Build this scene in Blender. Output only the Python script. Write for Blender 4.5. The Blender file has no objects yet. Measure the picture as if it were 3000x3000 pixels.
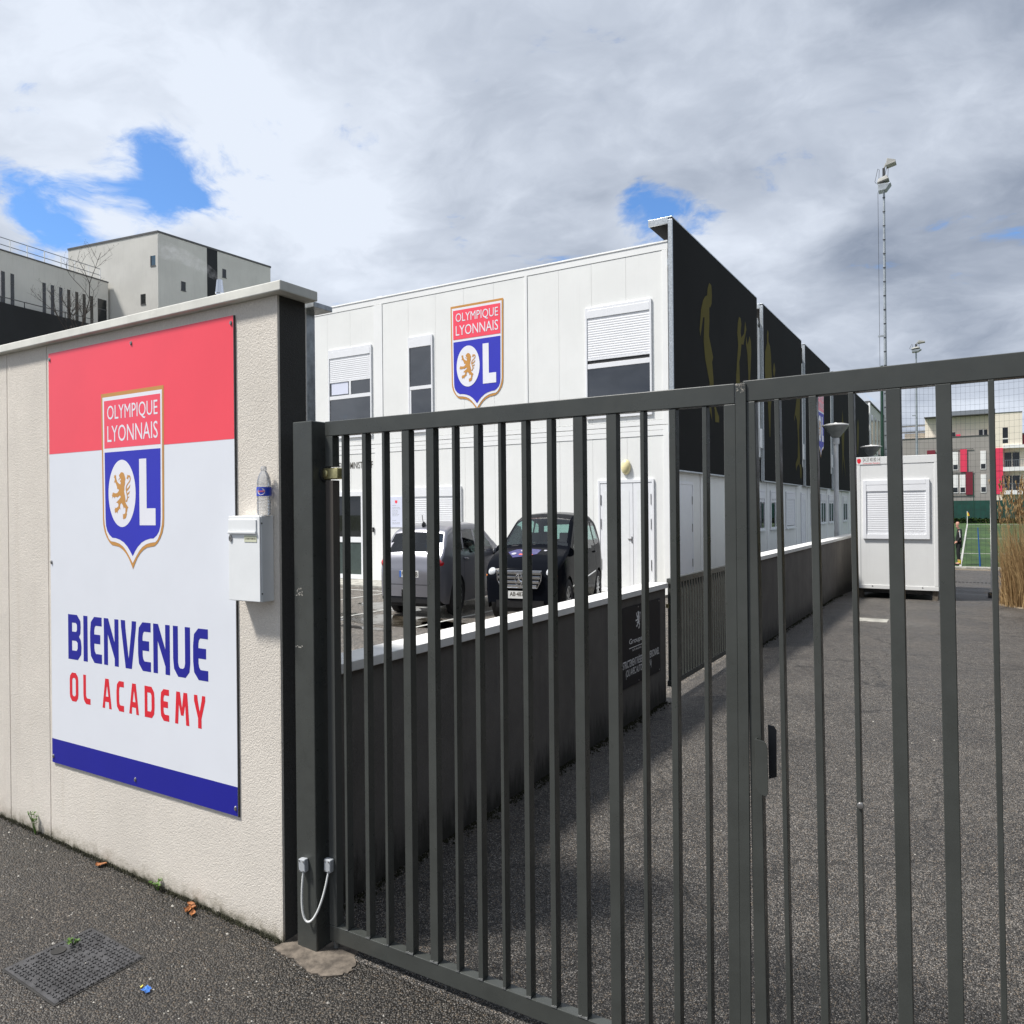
import bpy, bmesh, math, random
from mathutils import Vector, Matrix
from mathutils.geometry import tessellate_polygon

random.seed(11)
SC = bpy.context.scene
COL = SC.collection
R = math.radians

# ------------------------------------------------------------------ camera
cam_d = bpy.data.cameras.new("camera")
cam = bpy.data.objects.new("camera", cam_d)
COL.objects.link(cam)
YAW, PITCH, ROLL, EYE = -0.543131, -0.001298, 0.009123, 1.65
_f = Vector((math.sin(YAW) * math.cos(PITCH), math.cos(YAW) * math.cos(PITCH), math.sin(PITCH)))
_r = Vector((math.cos(YAW), -math.sin(YAW), 0))
_d = -_r.cross(_f)
_r2 = math.cos(ROLL) * _r + math.sin(ROLL) * _d
_d2 = -math.sin(ROLL) * _r + math.cos(ROLL) * _d
cam.matrix_world = Matrix(((_r2.x, -_d2.x, -_f.x, 0), (_r2.y, -_d2.y, -_f.y, 0), (_r2.z, -_d2.z, -_f.z, EYE), (0, 0, 0, 1)))
cam_d.sensor_width = 36.0
cam_d.lens = 26.897
cam_d.clip_start = 0.05
cam_d.clip_end = 2000
SC.camera = cam

# ------------------------------------------------------------------ light
SUN = Vector((-0.48, -0.42, 1.0)).normalized()
sun_d = bpy.data.lights.new("sun", 'SUN')
sun_d.energy = 4.6
sun_d.angle = R(7.0)
sun_d.color = (1.0, 0.965, 0.92)
sun = bpy.data.objects.new("sun", sun_d)
COL.objects.link(sun)
sun.rotation_euler = SUN.to_track_quat('Z', 'Y').to_euler()
sun.location = (-20, -20, 40)

# ------------------------------------------------------------------ sky
world = bpy.data.worlds.new("World")
SC.world = world
world.use_nodes = True
nt = world.node_tree
nt.nodes.clear()


class NT:
    """small helper to wire node trees"""
    def __init__(s, tree):
        s.t = tree

    def n(s, kind, **kw):
        nd = s.t.nodes.new(kind)
        for k, v in kw.items():
            if k == 'inp':
                for kk, vv in v.items():
                    if hasattr(vv, 'bl_idname') or isinstance(vv, bpy.types.NodeSocket):
                        s.t.links.new(vv, nd.inputs[kk])
                    else:
                        nd.inputs[kk].default_value = vv
            else:
                setattr(nd, k, v)
        return nd

    def math(s, op, a, b=None, c=None, clamp=False):
        nd = s.t.nodes.new('ShaderNodeMath')
        nd.operation = op
        nd.use_clamp = clamp
        for i, v in enumerate((a, b, c)):
            if v is None:
                continue
            if isinstance(v, bpy.types.NodeSocket):
                s.t.links.new(v, nd.inputs[i])
            else:
                nd.inputs[i].default_value = v
        return nd.outputs[0]

    def vmath(s, op, a, b=None, scale=None):
        nd = s.t.nodes.new('ShaderNodeVectorMath')
        nd.operation = op
        for i, v in enumerate((a, b)):
            if v is None:
                continue
            if isinstance(v, bpy.types.NodeSocket):
                s.t.links.new(v, nd.inputs[i])
            else:
                nd.inputs[i].default_value = v
        if scale is not None:
            if isinstance(scale, bpy.types.NodeSocket):
                s.t.links.new(scale, nd.inputs['Scale'])
            else:
                nd.inputs['Scale'].default_value = scale
        return nd.outputs['Value'] if op in ('DOT_PRODUCT', 'LENGTH', 'DISTANCE') else nd.outputs[0]

    def noise(s, vec, scale, detail=4, rough=0.55, dist=0.0):
        nd = s.t.nodes.new('ShaderNodeTexNoise')
        nd.inputs['Scale'].default_value = scale
        nd.inputs['Detail'].default_value = detail
        nd.inputs['Roughness'].default_value = rough
        nd.inputs['Distortion'].default_value = dist
        if vec is not None:
            s.t.links.new(vec, nd.inputs['Vector'])
        return nd.outputs['Fac']

    def ramp(s, fac, lo, hi, a=0.0, b=1.0, smooth=True):
        nd = s.t.nodes.new('ShaderNodeMapRange')
        nd.interpolation_type = 'SMOOTHSTEP' if smooth else 'LINEAR'
        s.t.links.new(fac, nd.inputs['Value'])
        nd.inputs['From Min'].default_value = lo
        nd.inputs['From Max'].default_value = hi
        nd.inputs['To Min'].default_value = a
        nd.inputs['To Max'].default_value = b
        return nd.outputs['Result']

    def mix(s, fac, a, b, blend='MIX'):
        nd = s.t.nodes.new('ShaderNodeMix')
        nd.data_type = 'RGBA'
        nd.blend_type = blend
        for nm, v in (('Factor', fac), ('A', a), ('B', b)):
            sock = [i for i in nd.inputs if i.name == nm and (i.type == ('VALUE' if nm == 'Factor' else 'RGBA'))][0]
            if isinstance(v, bpy.types.NodeSocket):
                s.t.links.new(v, sock)
            else:
                sock.default_value = v if nm == 'Factor' else (v[0], v[1], v[2], 1.0)
        return [o for o in nd.outputs if o.type == 'RGBA'][0]

    def combine(s, x, y, z):
        nd = s.t.nodes.new('ShaderNodeCombineXYZ')
        for i, v in enumerate((x, y, z)):
            if isinstance(v, bpy.types.NodeSocket):
                s.t.links.new(v, nd.inputs[i])
            else:
                nd.inputs[i].default_value = v
        return nd.outputs[0]

    def sep(s, v):
        nd = s.t.nodes.new('ShaderNodeSeparateXYZ')
        s.t.links.new(v, nd.inputs[0])
        return nd.outputs


W = NT(nt)
dirn = W.n('ShaderNodeTexCoord').outputs['Generated']
dx, dy, dz = W.sep(dirn)
zz = W.math('ADD', W.math('MAXIMUM', dz, 0.0), 0.30)
cloudp = W.combine(W.math('DIVIDE', dx, zz), W.math('DIVIDE', dy, zz), W.math('MULTIPLY', dz, 1.5))
warp = W.n('ShaderNodeTexNoise', inp={'Vector': cloudp, 'Scale': 2.2, 'Detail': 4.0})
cp2 = W.vmath('ADD', cloudp, W.vmath('SCALE', W.vmath('SUBTRACT', warp.outputs['Color'], (0.5, 0.5, 0.5)), scale=0.35))
n_big = W.noise(cp2, 1.3, 3, 0.5)
n_mid = W.noise(cp2, 3.4, 8, 0.60)
n_fine = W.noise(cp2, 9.0, 6, 0.62)


def blob(acc, d, size, amount):
    dist = W.vmath('DISTANCE', dirn, d)
    g = W.ramp(dist, 0.0, size * 1.5, amount, 0.0)
    return g if acc is None else W.math('ADD', acc, g)


# holes in the cloud deck and brighter or greyer masses, as directions in the sky
HOLES = [((-0.774, 0.51, 0.376), 0.044, 0.12),
          ((-0.749, 0.546, 0.376), 0.052, 0.17),
          ((-0.734, 0.575, 0.361), 0.036, 0.1),
          ((-0.847, 0.422, 0.324), 0.052, 0.13),
          ((-0.828, 0.461, 0.319), 0.052, 0.16),
          ((-0.648, 0.619, 0.444), 0.052, 0.13),
          ((-0.692, 0.589, 0.417), 0.048, 0.12),
          ((-0.596, 0.679, 0.429), 0.04, 0.12),
          ((-0.374, 0.82, 0.433), 0.052, 0.13),
          ((-0.813, 0.391, 0.431), 0.052, 0.11),
          ((-0.331, 0.872, 0.361), 0.044, 0.2),
          ((-0.359, 0.866, 0.349), 0.036, 0.1),
          ((-0.282, 0.9, 0.332), 0.036, 0.15),
          ((-0.551, 0.778, 0.301), 0.032, 0.1),
          ((-0.155, 0.964, 0.218), 0.04, 0.1),
          ((-0.787, 0.522, 0.33), 0.036, 0.1),
          ((-0.804, 0.481, 0.35), 0.032, 0.06)]
SHADES = [((-0.801, 0.427, 0.42), 0.28, 0.1),
          ((-0.735, 0.604, 0.31), 0.152, 0.17),
          ((-0.82, 0.49, 0.296), 0.08, 0.12),
          ((-0.659, 0.693, 0.292), 0.12, 0.1),
          ((-0.503, 0.695, 0.514), 0.36, 0.06),
          ((0.002, 0.891, 0.453), 0.32, -0.08),
          ((0.032, 0.959, 0.281), 0.24, -0.06),
          ((-0.142, 0.894, 0.426), 0.24, -0.03),
          ((-0.027, 0.951, 0.309), 0.092, 0.12),
          ((-0.036, 0.979, 0.201), 0.068, -0.17),
          ((-0.138, 0.974, 0.177), 0.1, 0.12),
          ((-0.206, 0.932, 0.299), 0.14, 0.04),
          ((-0.347, 0.909, 0.232), 0.12, 0.0),
          ((0.016, 0.996, 0.088), 0.1, 0.1),
          ((0.032, 0.981, 0.192), 0.06, -0.08),
          ((-0.706, 0.537, 0.462), 0.2, 0.07)]
HOLES += [((0.45, 0.8, 0.4), 0.2, 0.15), ((-0.3, -0.6, 0.72), 0.3, 0.16), ((0.6, -0.4, 0.6), 0.3, 0.16), ((-0.9, -0.3, 0.3), 0.3, 0.15), ((0.9, 0.3, 0.35), 0.25, 0.14)]
SHADES += [((0.0, 0.93, 0.36), 0.42, -0.035), ((0.1, -0.9, 0.4), 0.8, -0.12), ((0.9, 0.2, 0.4), 0.7, -0.08), ((-0.8, -0.5, 0.3), 0.6, 0.08)]
gap = W.math('ADD', W.math('MULTIPLY', W.math('SUBTRACT', 0.5, n_mid), 0.85), W.math('MULTIPLY', W.math('SUBTRACT', 0.5, n_fine), 0.55))
gap = W.math('ADD', gap, -0.195)
for d, sz, am in HOLES:
    gap = blob(gap, d, sz, am + 0.012)
hole = W.ramp(gap, -0.085, 0.10)
puff = W.noise(W.vmath('ADD', cp2, (3.1, 1.7, 0.4)), 2.3, 6, 0.52)
shade = W.math('ADD', W.math('MULTIPLY', puff, 1.15), W.math('ADD', W.math('MULTIPLY', n_mid, 0.42), W.math('MULTIPLY', n_fine, 0.34)))
shade = W.math('SUBTRACT', shade, 0.38)
for d, sz, am in SHADES:
    shade = blob(shade, d, sz, am * 0.8)
shade = W.math('ADD', shade, W.math('MULTIPLY', W.ramp(gap, -0.20, 0.0), 0.05))
lit = W.ramp(shade, 0.22, 0.86, smooth=False)
cloud = W.mix(lit, (0.25, 0.30, 0.395), (0.80, 0.865, 0.975))
sky = W.n('ShaderNodeTexSky', sky_type='NISHITA', sun_disc=False, sun_elevation=math.asin(SUN.z), sun_rotation=math.atan2(SUN.x, SUN.y))
sky.air_density = 1.0
sky.dust_density = 0.6
sky.ozone_density = 1.4
bluesky = W.n('ShaderNodeMix', data_type='RGBA', blend_type='MULTIPLY')
skyrgb = W.mix(1.0, sky.outputs[0], (0.72, 1.03, 1.38), 'MULTIPLY')
bg_sky = W.n('ShaderNodeBackground', inp={'Color': skyrgb, 'Strength': 0.115})
bg_cloud = W.n('ShaderNodeBackground', inp={'Color': cloud, 'Strength': 0.82})
mixs = W.n('ShaderNodeMixShader', inp={0: hole, 1: bg_cloud.outputs[0], 2: bg_sky.outputs[0]})
out = W.n('ShaderNodeOutputWorld', inp={'Surface': mixs.outputs[0]})

SC.view_settings.view_transform = 'Standard'
SC.view_settings.look = 'None'
SC.view_settings.exposure = 0.3
SC.view_settings.gamma = 1.0
SC.cycles.max_bounces = 6
SC.cycles.transparent_max_bounces = 12
SC.cycles.volume_bounces = 0


# ------------------------------------------------------------------ materials
def lin(r, g, b):
    def c(u):
        u /= 255.0
        return u / 12.92 if u <= 0.04045 else ((u + 0.055) / 1.055) ** 2.4
    return (c(r), c(g), c(b))


MATS = {}


def base_mat(name):
    m = bpy.data.materials.new(name)
    m.use_nodes = True
    m.node_tree.nodes.clear()
    t = NT(m.node_tree)
    b = t.n('ShaderNodeBsdfPrincipled')
    o = t.n('ShaderNodeOutputMaterial')
    m.node_tree.links.new(b.outputs[0], o.inputs[0])
    MATS[name] = m
    return m, t, b, o


def pos(t):
    return t.n('ShaderNodeNewGeometry').outputs['Position']


def stretch(t, v, sx, sy, sz):
    nd = t.n('ShaderNodeMapping', inp={'Vector': v, 'Scale': (sx, sy, sz)})
    return nd.outputs[0]


def set_bump(t, b, h, strength, dist):
    bp = t.n('ShaderNodeBump', inp={'Strength': strength, 'Distance': dist, 'Height': h})
    t.t.links.new(bp.outputs[0], b.inputs['Normal'])


def mat(name, col, rough=0.6, metal=0.0, ior=1.5, var=0.06, vs=4.0, streak=0.0, bump=0.0, bs=120.0, bd=0.002, coat=0.0, rvar=0.0):
    """plain procedural paint: colour with slow noise variation, optional vertical rain streaks and fine bump"""
    m, t, b, o = base_mat(name)
    p = pos(t)
    n1 = t.noise(p, vs, 5, 0.6)
    lo = tuple(c * (1 - var) for c in col)
    hi = tuple(min(1, c * (1 + var)) for c in col)
    c = t.mix(t.ramp(n1, 0.3, 0.7), lo, hi)
    if streak:
        s = t.noise(stretch(t, p, 22, 22, 0.7), 1.0, 4, 0.6)
        c = t.mix(t.ramp(s, 0.52, 0.78, 0.0, streak), c, tuple(x * 0.45 for x in col))
    t.t.links.new(c, b.inputs['Base Color'])
    b.inputs['Roughness'].default_value = rough
    if rvar:
        t.t.links.new(t.ramp(t.noise(p, vs * 3, 4), 0.3, 0.7, rough - rvar, rough + rvar), b.inputs['Roughness'])
    b.inputs['Metallic'].default_value = metal
    b.inputs['IOR'].default_value = ior
    b.inputs['Coat Weight'].default_value = coat
    b.inputs['Coat Roughness'].default_value = 0.05
    if bump:
        set_bump(t, b, t.noise(p, bs, 3, 0.6), bump, bd)
    return m


# roughcast render of the street wall: beige white, grainy, stained by rain and by the ground
def roughcast(name, col, dirt=True):
    m, t, b, o = base_mat(name)
    p = pos(t)
    x, y, z = t.sep(p)
    slow = t.noise(p, 2.2, 5, 0.6)
    c = t.mix(t.ramp(slow, 0.25, 0.75), tuple(k * 0.9 for k in col), tuple(k * 1.05 for k in col))
    grain = t.noise(stretch(t, p, 1.5, 1.5, 1.0), 150, 2, 0.7)
    c = t.mix(t.ramp(grain, 0.3, 0.72, 0.30, 0.0), c, tuple(k * 0.55 for k in col))
    if dirt:
        st = t.noise(stretch(t, p, 9, 9, 0.45), 1.0, 5, 0.65)
        c = t.mix(t.ramp(st, 0.58, 0.85, 0.0, 0.30), c, (0.42, 0.33, 0.22))
        st2 = t.noise(stretch(t, p, 45, 45, 1.1), 1.0, 3, 0.6)
        c = t.mix(t.ramp(st2, 0.68, 0.84, 0.0, 0.28), c, (0.20, 0.17, 0.13))
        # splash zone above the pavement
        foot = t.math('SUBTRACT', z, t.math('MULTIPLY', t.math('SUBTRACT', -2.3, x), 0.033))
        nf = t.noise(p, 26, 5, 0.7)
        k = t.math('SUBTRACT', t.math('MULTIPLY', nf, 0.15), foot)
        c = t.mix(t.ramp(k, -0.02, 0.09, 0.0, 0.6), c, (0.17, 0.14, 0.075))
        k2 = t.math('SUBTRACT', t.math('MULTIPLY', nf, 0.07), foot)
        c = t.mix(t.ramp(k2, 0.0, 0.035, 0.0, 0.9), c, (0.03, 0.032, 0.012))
    t.t.links.new(c, b.inputs['Base Color'])
    b.inputs['Roughness'].default_value = 0.92
    pg = stretch(t, p, 1.5, 1.5, 1.0)
    h = t.math('ADD', t.noise(pg, 190, 2, 0.6), t.math('MULTIPLY', t.noise(pg, 95, 2, 0.5), 0.45))
    set_bump(t, b, h, 0.6, 0.0045)
    return m


def asphalt(name, col, agg=165.0, tint=(0.34, 0.26, 0.17)):
    """worn open-textured asphalt: dark binder, chips of every grey, a few pale and rusty stones"""
    m, t, b, o = base_mat(name)
    p = pos(t)
    vor = t.n('ShaderNodeTexVoronoi', inp={'Vector': p, 'Scale': agg})
    cell = t.sep(vor.outputs['Color'])
    slow = t.noise(p, 1.3, 6, 0.62)
    mid = t.noise(p, 14, 5, 0.65)
    bright = t.math('ADD', t.math('MULTIPLY', t.math('POWER', cell[0], 2.0), 1.9), 0.32)
    bright = t.math('MULTIPLY', bright, t.ramp(mid, 0.3, 0.7, 0.75, 1.25))
    bright = t.math('MULTIPLY', bright, t.ramp(slow, 0.3, 0.68, 0.66, 1.16))
    c = t.vmath('SCALE', t.combine(*col), scale=bright)
    c = t.mix(t.ramp(cell[1], 0.84, 0.93, 0.0, 0.55), c, tuple(min(.9, k * 2.2) * q for k, q in zip(col, (1.15, 0.95, 0.72))))
    c = t.mix(t.ramp(cell[2], 0.955, 0.985, 0.0, 0.8), c, tuple(k * 3.2 + 0.03 for k in col))
    c = t.mix(t.ramp(vor.outputs['Distance'], 0.34, 0.66, 0.0, 0.85), c, tuple(k * 0.12 for k in col))
    patch = t.noise(p, 0.55, 3, 0.5)
    c = t.mix(t.ramp(patch, 0.56, 0.76, 0.0, 0.25), c, tuple(k * 1.6 for k in col))
    # hairline crack wandering across
    cr = t.n('ShaderNodeTexVoronoi', feature='DISTANCE_TO_EDGE', inp={'Vector': t.vmath('ADD', p, t.vmath('SCALE', t.n('ShaderNodeTexNoise', inp={'Vector': p, 'Scale': 6.0, 'Detail': 4.0}).outputs['Color'], scale=0.25)), 'Scale': 0.42})
    c = t.mix(t.ramp(cr.outputs['Distance'], 0.0, 0.006, 0.75, 0.0), c, tuple(k * 0.12 for k in col))
    t.t.links.new(c, b.inputs['Base Color'])
    t.t.links.new(t.ramp(slow, 0.3, 0.7, 0.42, 0.68), b.inputs['Roughness'])
    h = t.math('SUBTRACT', t.math('MULTIPLY', t.noise(p, 9, 3), 0.6), vor.outputs['Distance'])
    set_bump(t, b, h, 0.9, 0.006)
    return m


roughcast('wall_render', lin(230, 222, 210))
roughcast('dark_render', (0.060, 0.058, 0.053), dirt=False)
asphalt('pavement_asphalt', (0.055, 0.048, 0.039), agg=145)
asphalt('driveway_asphalt', (0.134, 0.123, 0.110), agg=175)
asphalt('parking_asphalt', (0.20, 0.182, 0.158), agg=110)


# driveway wall: dark render with moss and black damp along the foot
def damp_wall():
    m, t, b, o = base_mat('damp_render')
    p = pos(t)
    x, y, z = t.sep(p)
    col = (0.135, 0.124, 0.112)
    c = t.mix(t.ramp(t.noise(p, 2.0, 6, 0.62), 0.3, 0.7), tuple(k * 0.82 for k in col), tuple(k * 1.15 for k in col))
    c = t.mix(t.ramp(t.noise(stretch(t, p, 7, 7, 0.4), 1.0, 5, 0.6), 0.5, 0.8, 0.0, 0.5), c, tuple(k * 0.5 for k in col))
    c = t.mix(t.ramp(t.noise(stretch(t, p, 12, 12, 0.3), 1.0, 3, 0.5), 0.62, 0.8, 0.0, 0.35), c, (0.2, 0.19, 0.18))
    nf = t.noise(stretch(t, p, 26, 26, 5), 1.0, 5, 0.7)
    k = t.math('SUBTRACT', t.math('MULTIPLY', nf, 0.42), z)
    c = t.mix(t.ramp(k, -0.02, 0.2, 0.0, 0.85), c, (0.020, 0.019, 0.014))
    t.t.links.new(c, b.inputs['Base Color'])
    b.inputs['Roughness'].default_value = 0.9
    set_bump(t, b, t.noise(p, 150, 3, 0.7), 0.6, 0.004)


damp_wall()
mat('gate_paint', (0.056, 0.060, 0.055), rough=0.33, var=0.10, vs=7, rvar=0.07, bump=0.05, bs=60, bd=0.002)
mat('gate_weld', (0.20, 0.205, 0.20), rough=0.5, var=0.35, vs=90)
mat('rail_worn', (0.13, 0.135, 0.13), rough=0.42, var=0.3, vs=40)
m_, t_, b_, o_ = base_mat('rusty_stile')
p_ = pos(t_)
z_ = t_.sep(p_)[2]
rn = t_.noise(stretch(t_, p_, 120, 120, 4), 1.0, 4, 0.65)
fade = t_.ramp(z_, 1.15, 1.76, 0.0, 1.0)
c_ = t_.mix(t_.math('MULTIPLY', fade, 0.55), (0.066, 0.069, 0.064), (0.10, 0.075, 0.06))
c_ = t_.mix(t_.math('MULTIPLY', t_.ramp(rn, 0.60, 0.68), fade), c_, (0.045, 0.009, 0.004))
t_.t.links.new(c_, b_.inputs['Base Color'])
b_.inputs['Roughness'].default_value = 0.45
mat('coping_white', lin(222, 221, 212), rough=0.75, var=0.10, vs=5, streak=0.30, bump=0.25, bs=60)
mat('coping_clean', (0.80, 0.79, 0.76), rough=0.75, var=0.06, vs=5, streak=0.10, bump=0.2, bs=60)
mat('galvanised', (0.52, 0.55, 0.57), rough=0.38, metal=0.7, var=0.18, vs=30, rvar=0.1)
mat('sign_white', lin(230, 233, 239), rough=0.32, var=0.02, vs=2)
mat('sign_red', lin(250, 80, 94), rough=0.32, var=0.03, vs=2)
mat('sign_text_red', lin(226, 40, 54), rough=0.35, var=0.02)
mat('sign_blue', lin(26, 28, 148), rough=0.5, var=0.03, vs=3)
mat('crest_blue', lin(46, 50, 186), rough=0.5, var=0.03, vs=3)
mat('crest_gold', lin(205, 148, 76), rough=0.35, var=0.04)
mat('crest_white', lin(238, 238, 244), rough=0.32, var=0.02)
mat('crest_red', lin(250, 84, 104), rough=0.32, var=0.02)
mat('screw_steel', (0.38, 0.37, 0.36), rough=0.35, metal=0.8, var=0.2)
mat('mailbox_white', lin(236, 238, 238), rough=0.30, var=0.03, vs=6, coat=0.2)
mat('name_card', lin(212, 214, 188), rough=0.5, var=0.05)
mat('dark_plastic', (0.02, 0.02, 0.02), rough=0.45, var=0.1)
mat('print_dark', (0.10, 0.09, 0.07), rough=0.6, var=0.1)
mat('brass', (0.62, 0.55, 0.28), rough=0.30, metal=0.85, var=0.25, vs=40)
mat('conduit_white', (0.70, 0.71, 0.70), rough=0.35, var=0.08, vs=30)
mat('box_grey', (0.42, 0.44, 0.46), rough=0.4, var=0.06, vs=20)
mat('concrete', (0.135, 0.113, 0.090), rough=0.9, var=0.45, vs=22, bump=0.5, bs=70, bd=0.004)
mat('kerb_stone', (0.36, 0.35, 0.31), rough=0.9, var=0.3, vs=6, bump=0.4, bs=60)
mat('module_white', (0.84, 0.845, 0.82), rough=0.42, var=0.025, vs=1.2, streak=0.05)
mat('module_trim', (0.87, 0.875, 0.86), rough=0.45, var=0.02, vs=2, streak=0.04)
mat('module_back', (0.62, 0.62, 0.60), rough=0.6)
mat('pvc_white', (0.84, 0.85, 0.87), rough=0.3, var=0.02)
mat('slat_white', (0.80, 0.81, 0.83), rough=0.4, var=0.02)
mat('joint_dark', (0.05, 0.05, 0.05), rough=0.8)
mat('screen_black', (0.011, 0.011, 0.010), rough=0.85, ior=1.25, var=0.12, vs=0.8, bump=0.1, bs=30)
mat('figure_gold', (0.115, 0.098, 0.028), rough=0.85, ior=1.2, var=0.06)
mat('lamp_cream', lin(232, 220, 170), rough=0.3, var=0.03)
mat('door_green', (0.055, 0.075, 0.07), rough=0.25, var=0.1)
mat('cabin_white', (0.76, 0.765, 0.75), rough=0.4, var=0.03, vs=1.5, streak=0.08)
mat('line_white', (0.46, 0.46, 0.43), rough=0.8, var=0.25, vs=14)
mat('lamp_grey', (0.62, 0.63, 0.63), rough=0.4, var=0.05)
mat('lamp_diffuser', (0.22, 0.23, 0.22), rough=0.15, var=0.1, vs=8)
mat('mast_steel', (0.34, 0.37, 0.39), rough=0.45, metal=0.5, var=0.15, vs=3)
mat('mast_dark', (0.03, 0.032, 0.035), rough=0.5, var=0.1)
mat('flood_white', (0.30, 0.30, 0.28), rough=0.5, var=0.1)
mat('net_green', (0.010, 0.05, 0.030), rough=0.6, var=0.1)
mat('net_wire', (0.02, 0.025, 0.03), rough=0.6, var=0.0)
mat('windbreak_green', (0.006, 0.055, 0.042), rough=0.8, var=0.18, vs=1.2)
mat('concrete_grey', lin(205, 203, 196), rough=0.85, var=0.06, vs=0.5, streak=0.22, bump=0.2, bs=20)
mat('clad_black', (0.008, 0.009, 0.010), rough=0.65, var=0.2, vs=1)
mat('roof_edge', (0.09, 0.09, 0.09), rough=0.6)
mat('apt_beige', lin(232, 222, 205), rough=0.8, var=0.04, vs=0.3)
mat('apt_grey', lin(150, 145, 140), rough=0.8, var=0.06, vs=0.4)
mat('apt_red', lin(226, 60, 92), rough=0.6, var=0.04)
mat('apt_darkred', lin(120, 30, 48), rough=0.6, var=0.06)
mat('apt_white', (0.82, 0.81, 0.79), rough=0.7, var=0.03)
mat('rail_grey', (0.20, 0.22, 0.24), rough=0.5)
mat('tyre', (0.016, 0.016, 0.017), rough=0.75, var=0.15, vs=30)
mat('rim_silver', (0.50, 0.51, 0.52), rough=0.3, metal=0.7, var=0.05)
mat('car_silver', (0.27, 0.27, 0.30), rough=0.28, metal=0.6, var=0.02, coat=0.3)
mat('car_black', (0.006, 0.007, 0.010), rough=0.10, metal=0.0, ior=1.08, var=0.02)
mat('car_trim', (0.012, 0.012, 0.013), rough=0.5)
mat('chrome', (0.75, 0.76, 0.78), rough=0.14, metal=1.0, var=0.02)
mat('tail_red', (0.55, 0.015, 0.02), rough=0.12, var=0.1, coat=1.0)
mat('lamp_clear', (0.62, 0.64, 0.66), rough=0.12, var=0.25, vs=40, coat=1.0)
mat('indicator_orange', (0.7, 0.22, 0.05), rough=0.2)
mat('plate_white', (0.80, 0.80, 0.77), rough=0.35, var=0.02)
mat('plate_blue', (0.03, 0.16, 0.62), rough=0.35)
mat('seat_dark', (0.025, 0.026, 0.028), rough=0.8)
mat('decal_violet', (0.045, 0.045, 0.16), rough=0.3)
mat('decal_pale', (0.45, 0.45, 0.5), rough=0.3)
mat('skin', lin(214, 160, 140), rough=0.55, var=0.05)
mat('tracksuit_black', (0.014, 0.014, 0.016), rough=0.75, var=0.15, vs=20)
mat('stripe_white', (0.7, 0.7, 0.72), rough=0.6)
mat('sock_yellow', (0.65, 0.52, 0.03), rough=0.7)
mat('hair_dark', (0.05, 0.035, 0.025), rough=0.8)
mat('flag_orange', (0.85, 0.22, 0.04), rough=0.6)
mat('flag_yellow', (0.75, 0.75, 0.05), rough=0.6)
mat('pole_blue', (0.02, 0.12, 0.42), rough=0.5)
mat('iron', (0.062, 0.062, 0.064), rough=0.55, metal=0.2, var=0.35, vs=18, bump=0.25, bs=110)
mat('iron_dark', (0.025, 0.024, 0.022), rough=0.7, var=0.3, vs=20)
mat('wrapper_blue', (0.10, 0.28, 0.78), rough=0.25, var=0.25, vs=60)
mat('wrapper_yellow', (0.75, 0.66, 0.08), rough=0.3)
mat('leaf_green', (0.075, 0.16, 0.018), rough=0.6, var=0.3, vs=60)
mat('leaf_dry', (0.36, 0.14, 0.045), rough=0.75, var=0.4, vs=50)
mat('moss', (0.030, 0.030, 0.014), rough=0.95, var=0.5, vs=60)
mat('bark', (0.045, 0.035, 0.028), rough=0.9, var=0.2, vs=20)
mat('hedge_dark', (0.018, 0.036, 0.009), rough=0.95, ior=1.15, var=0.4, vs=3)
mat('bottle_label', (0.03, 0.07, 0.55), rough=0.3, var=0.1, vs=60)
mat('label_pale', (0.62, 0.60, 0.66), rough=0.35, var=0.1)
mat('label_red', (0.75, 0.15, 0.12), rough=0.4)
mat('notice_white', lin(222, 226, 242), rough=0.35, var=0.02)
mat('black_board', (0.010, 0.009, 0.014), rough=0.5, ior=1.3, var=0.05)
mat('print_white', (0.85, 0.85, 0.86), rough=0.5, var=0.03)
mat('gravel', (0.20, 0.16, 0.11), rough=0.95, var=0.5, vs=40)
mat('pebble_pale', (0.40, 0.38, 0.34), rough=0.9, var=0.4, vs=40)
mat('far_ground', (0.06, 0.075, 0.03), rough=0.95, var=0.4, vs=0.3)


def glass_mat(name, tint, ior=1.9, rough=0.02):
    """window pane backed by a dark room"""
    m, t, b, o = base_mat(name)
    p = pos(t)
    c = t.mix(t.ramp(t.noise(p, 1.7, 3), 0.4, 0.6), tuple(k * 0.5 for k in tint), tint)
    t.t.links.new(c, b.inputs['Base Color'])
    b.inputs['Roughness'].default_value = rough
    b.inputs['IOR'].default_value = ior
    return m


glass_mat('window_glass', (0.02, 0.022, 0.026), 2.3)
glass_mat('dark_glass', (0.012, 0.014, 0.016), 1.7)
glass_mat('far_glass', (0.02, 0.024, 0.028), 1.6, 0.08)
glass_mat('blue_glass', (0.03, 0.12, 0.20), 2.0, 0.05)


def clear_glass(name, tint, fac=0.12):
    m = bpy.data.materials.new(name)
    m.use_nodes = True
    m.node_tree.nodes.clear()
    t = NT(m.node_tree)
    tr = t.n('ShaderNodeBsdfTransparent', inp={'Color': (*tint, 1)})
    gl = t.n('ShaderNodeBsdfGlossy', inp={'Color': (1, 1, 1, 1), 'Roughness': 0.03})
    fr = t.n('ShaderNodeFresnel', inp={'IOR': 1.52})
    f2 = t.math('ADD', t.math('MULTIPLY', fr.outputs[0], 0.9), fac * 0.3)
    mx = t.n('ShaderNodeMixShader', inp={0: f2, 1: tr.outputs[0], 2: gl.outputs[0]})
    o = t.n('ShaderNodeOutputMaterial', inp={0: mx.outputs[0]})
    MATS[name] = m


clear_glass('car_glass', (0.52, 0.70, 0.66))
clear_glass('tinted_glass', (0.16, 0.17, 0.20))


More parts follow.
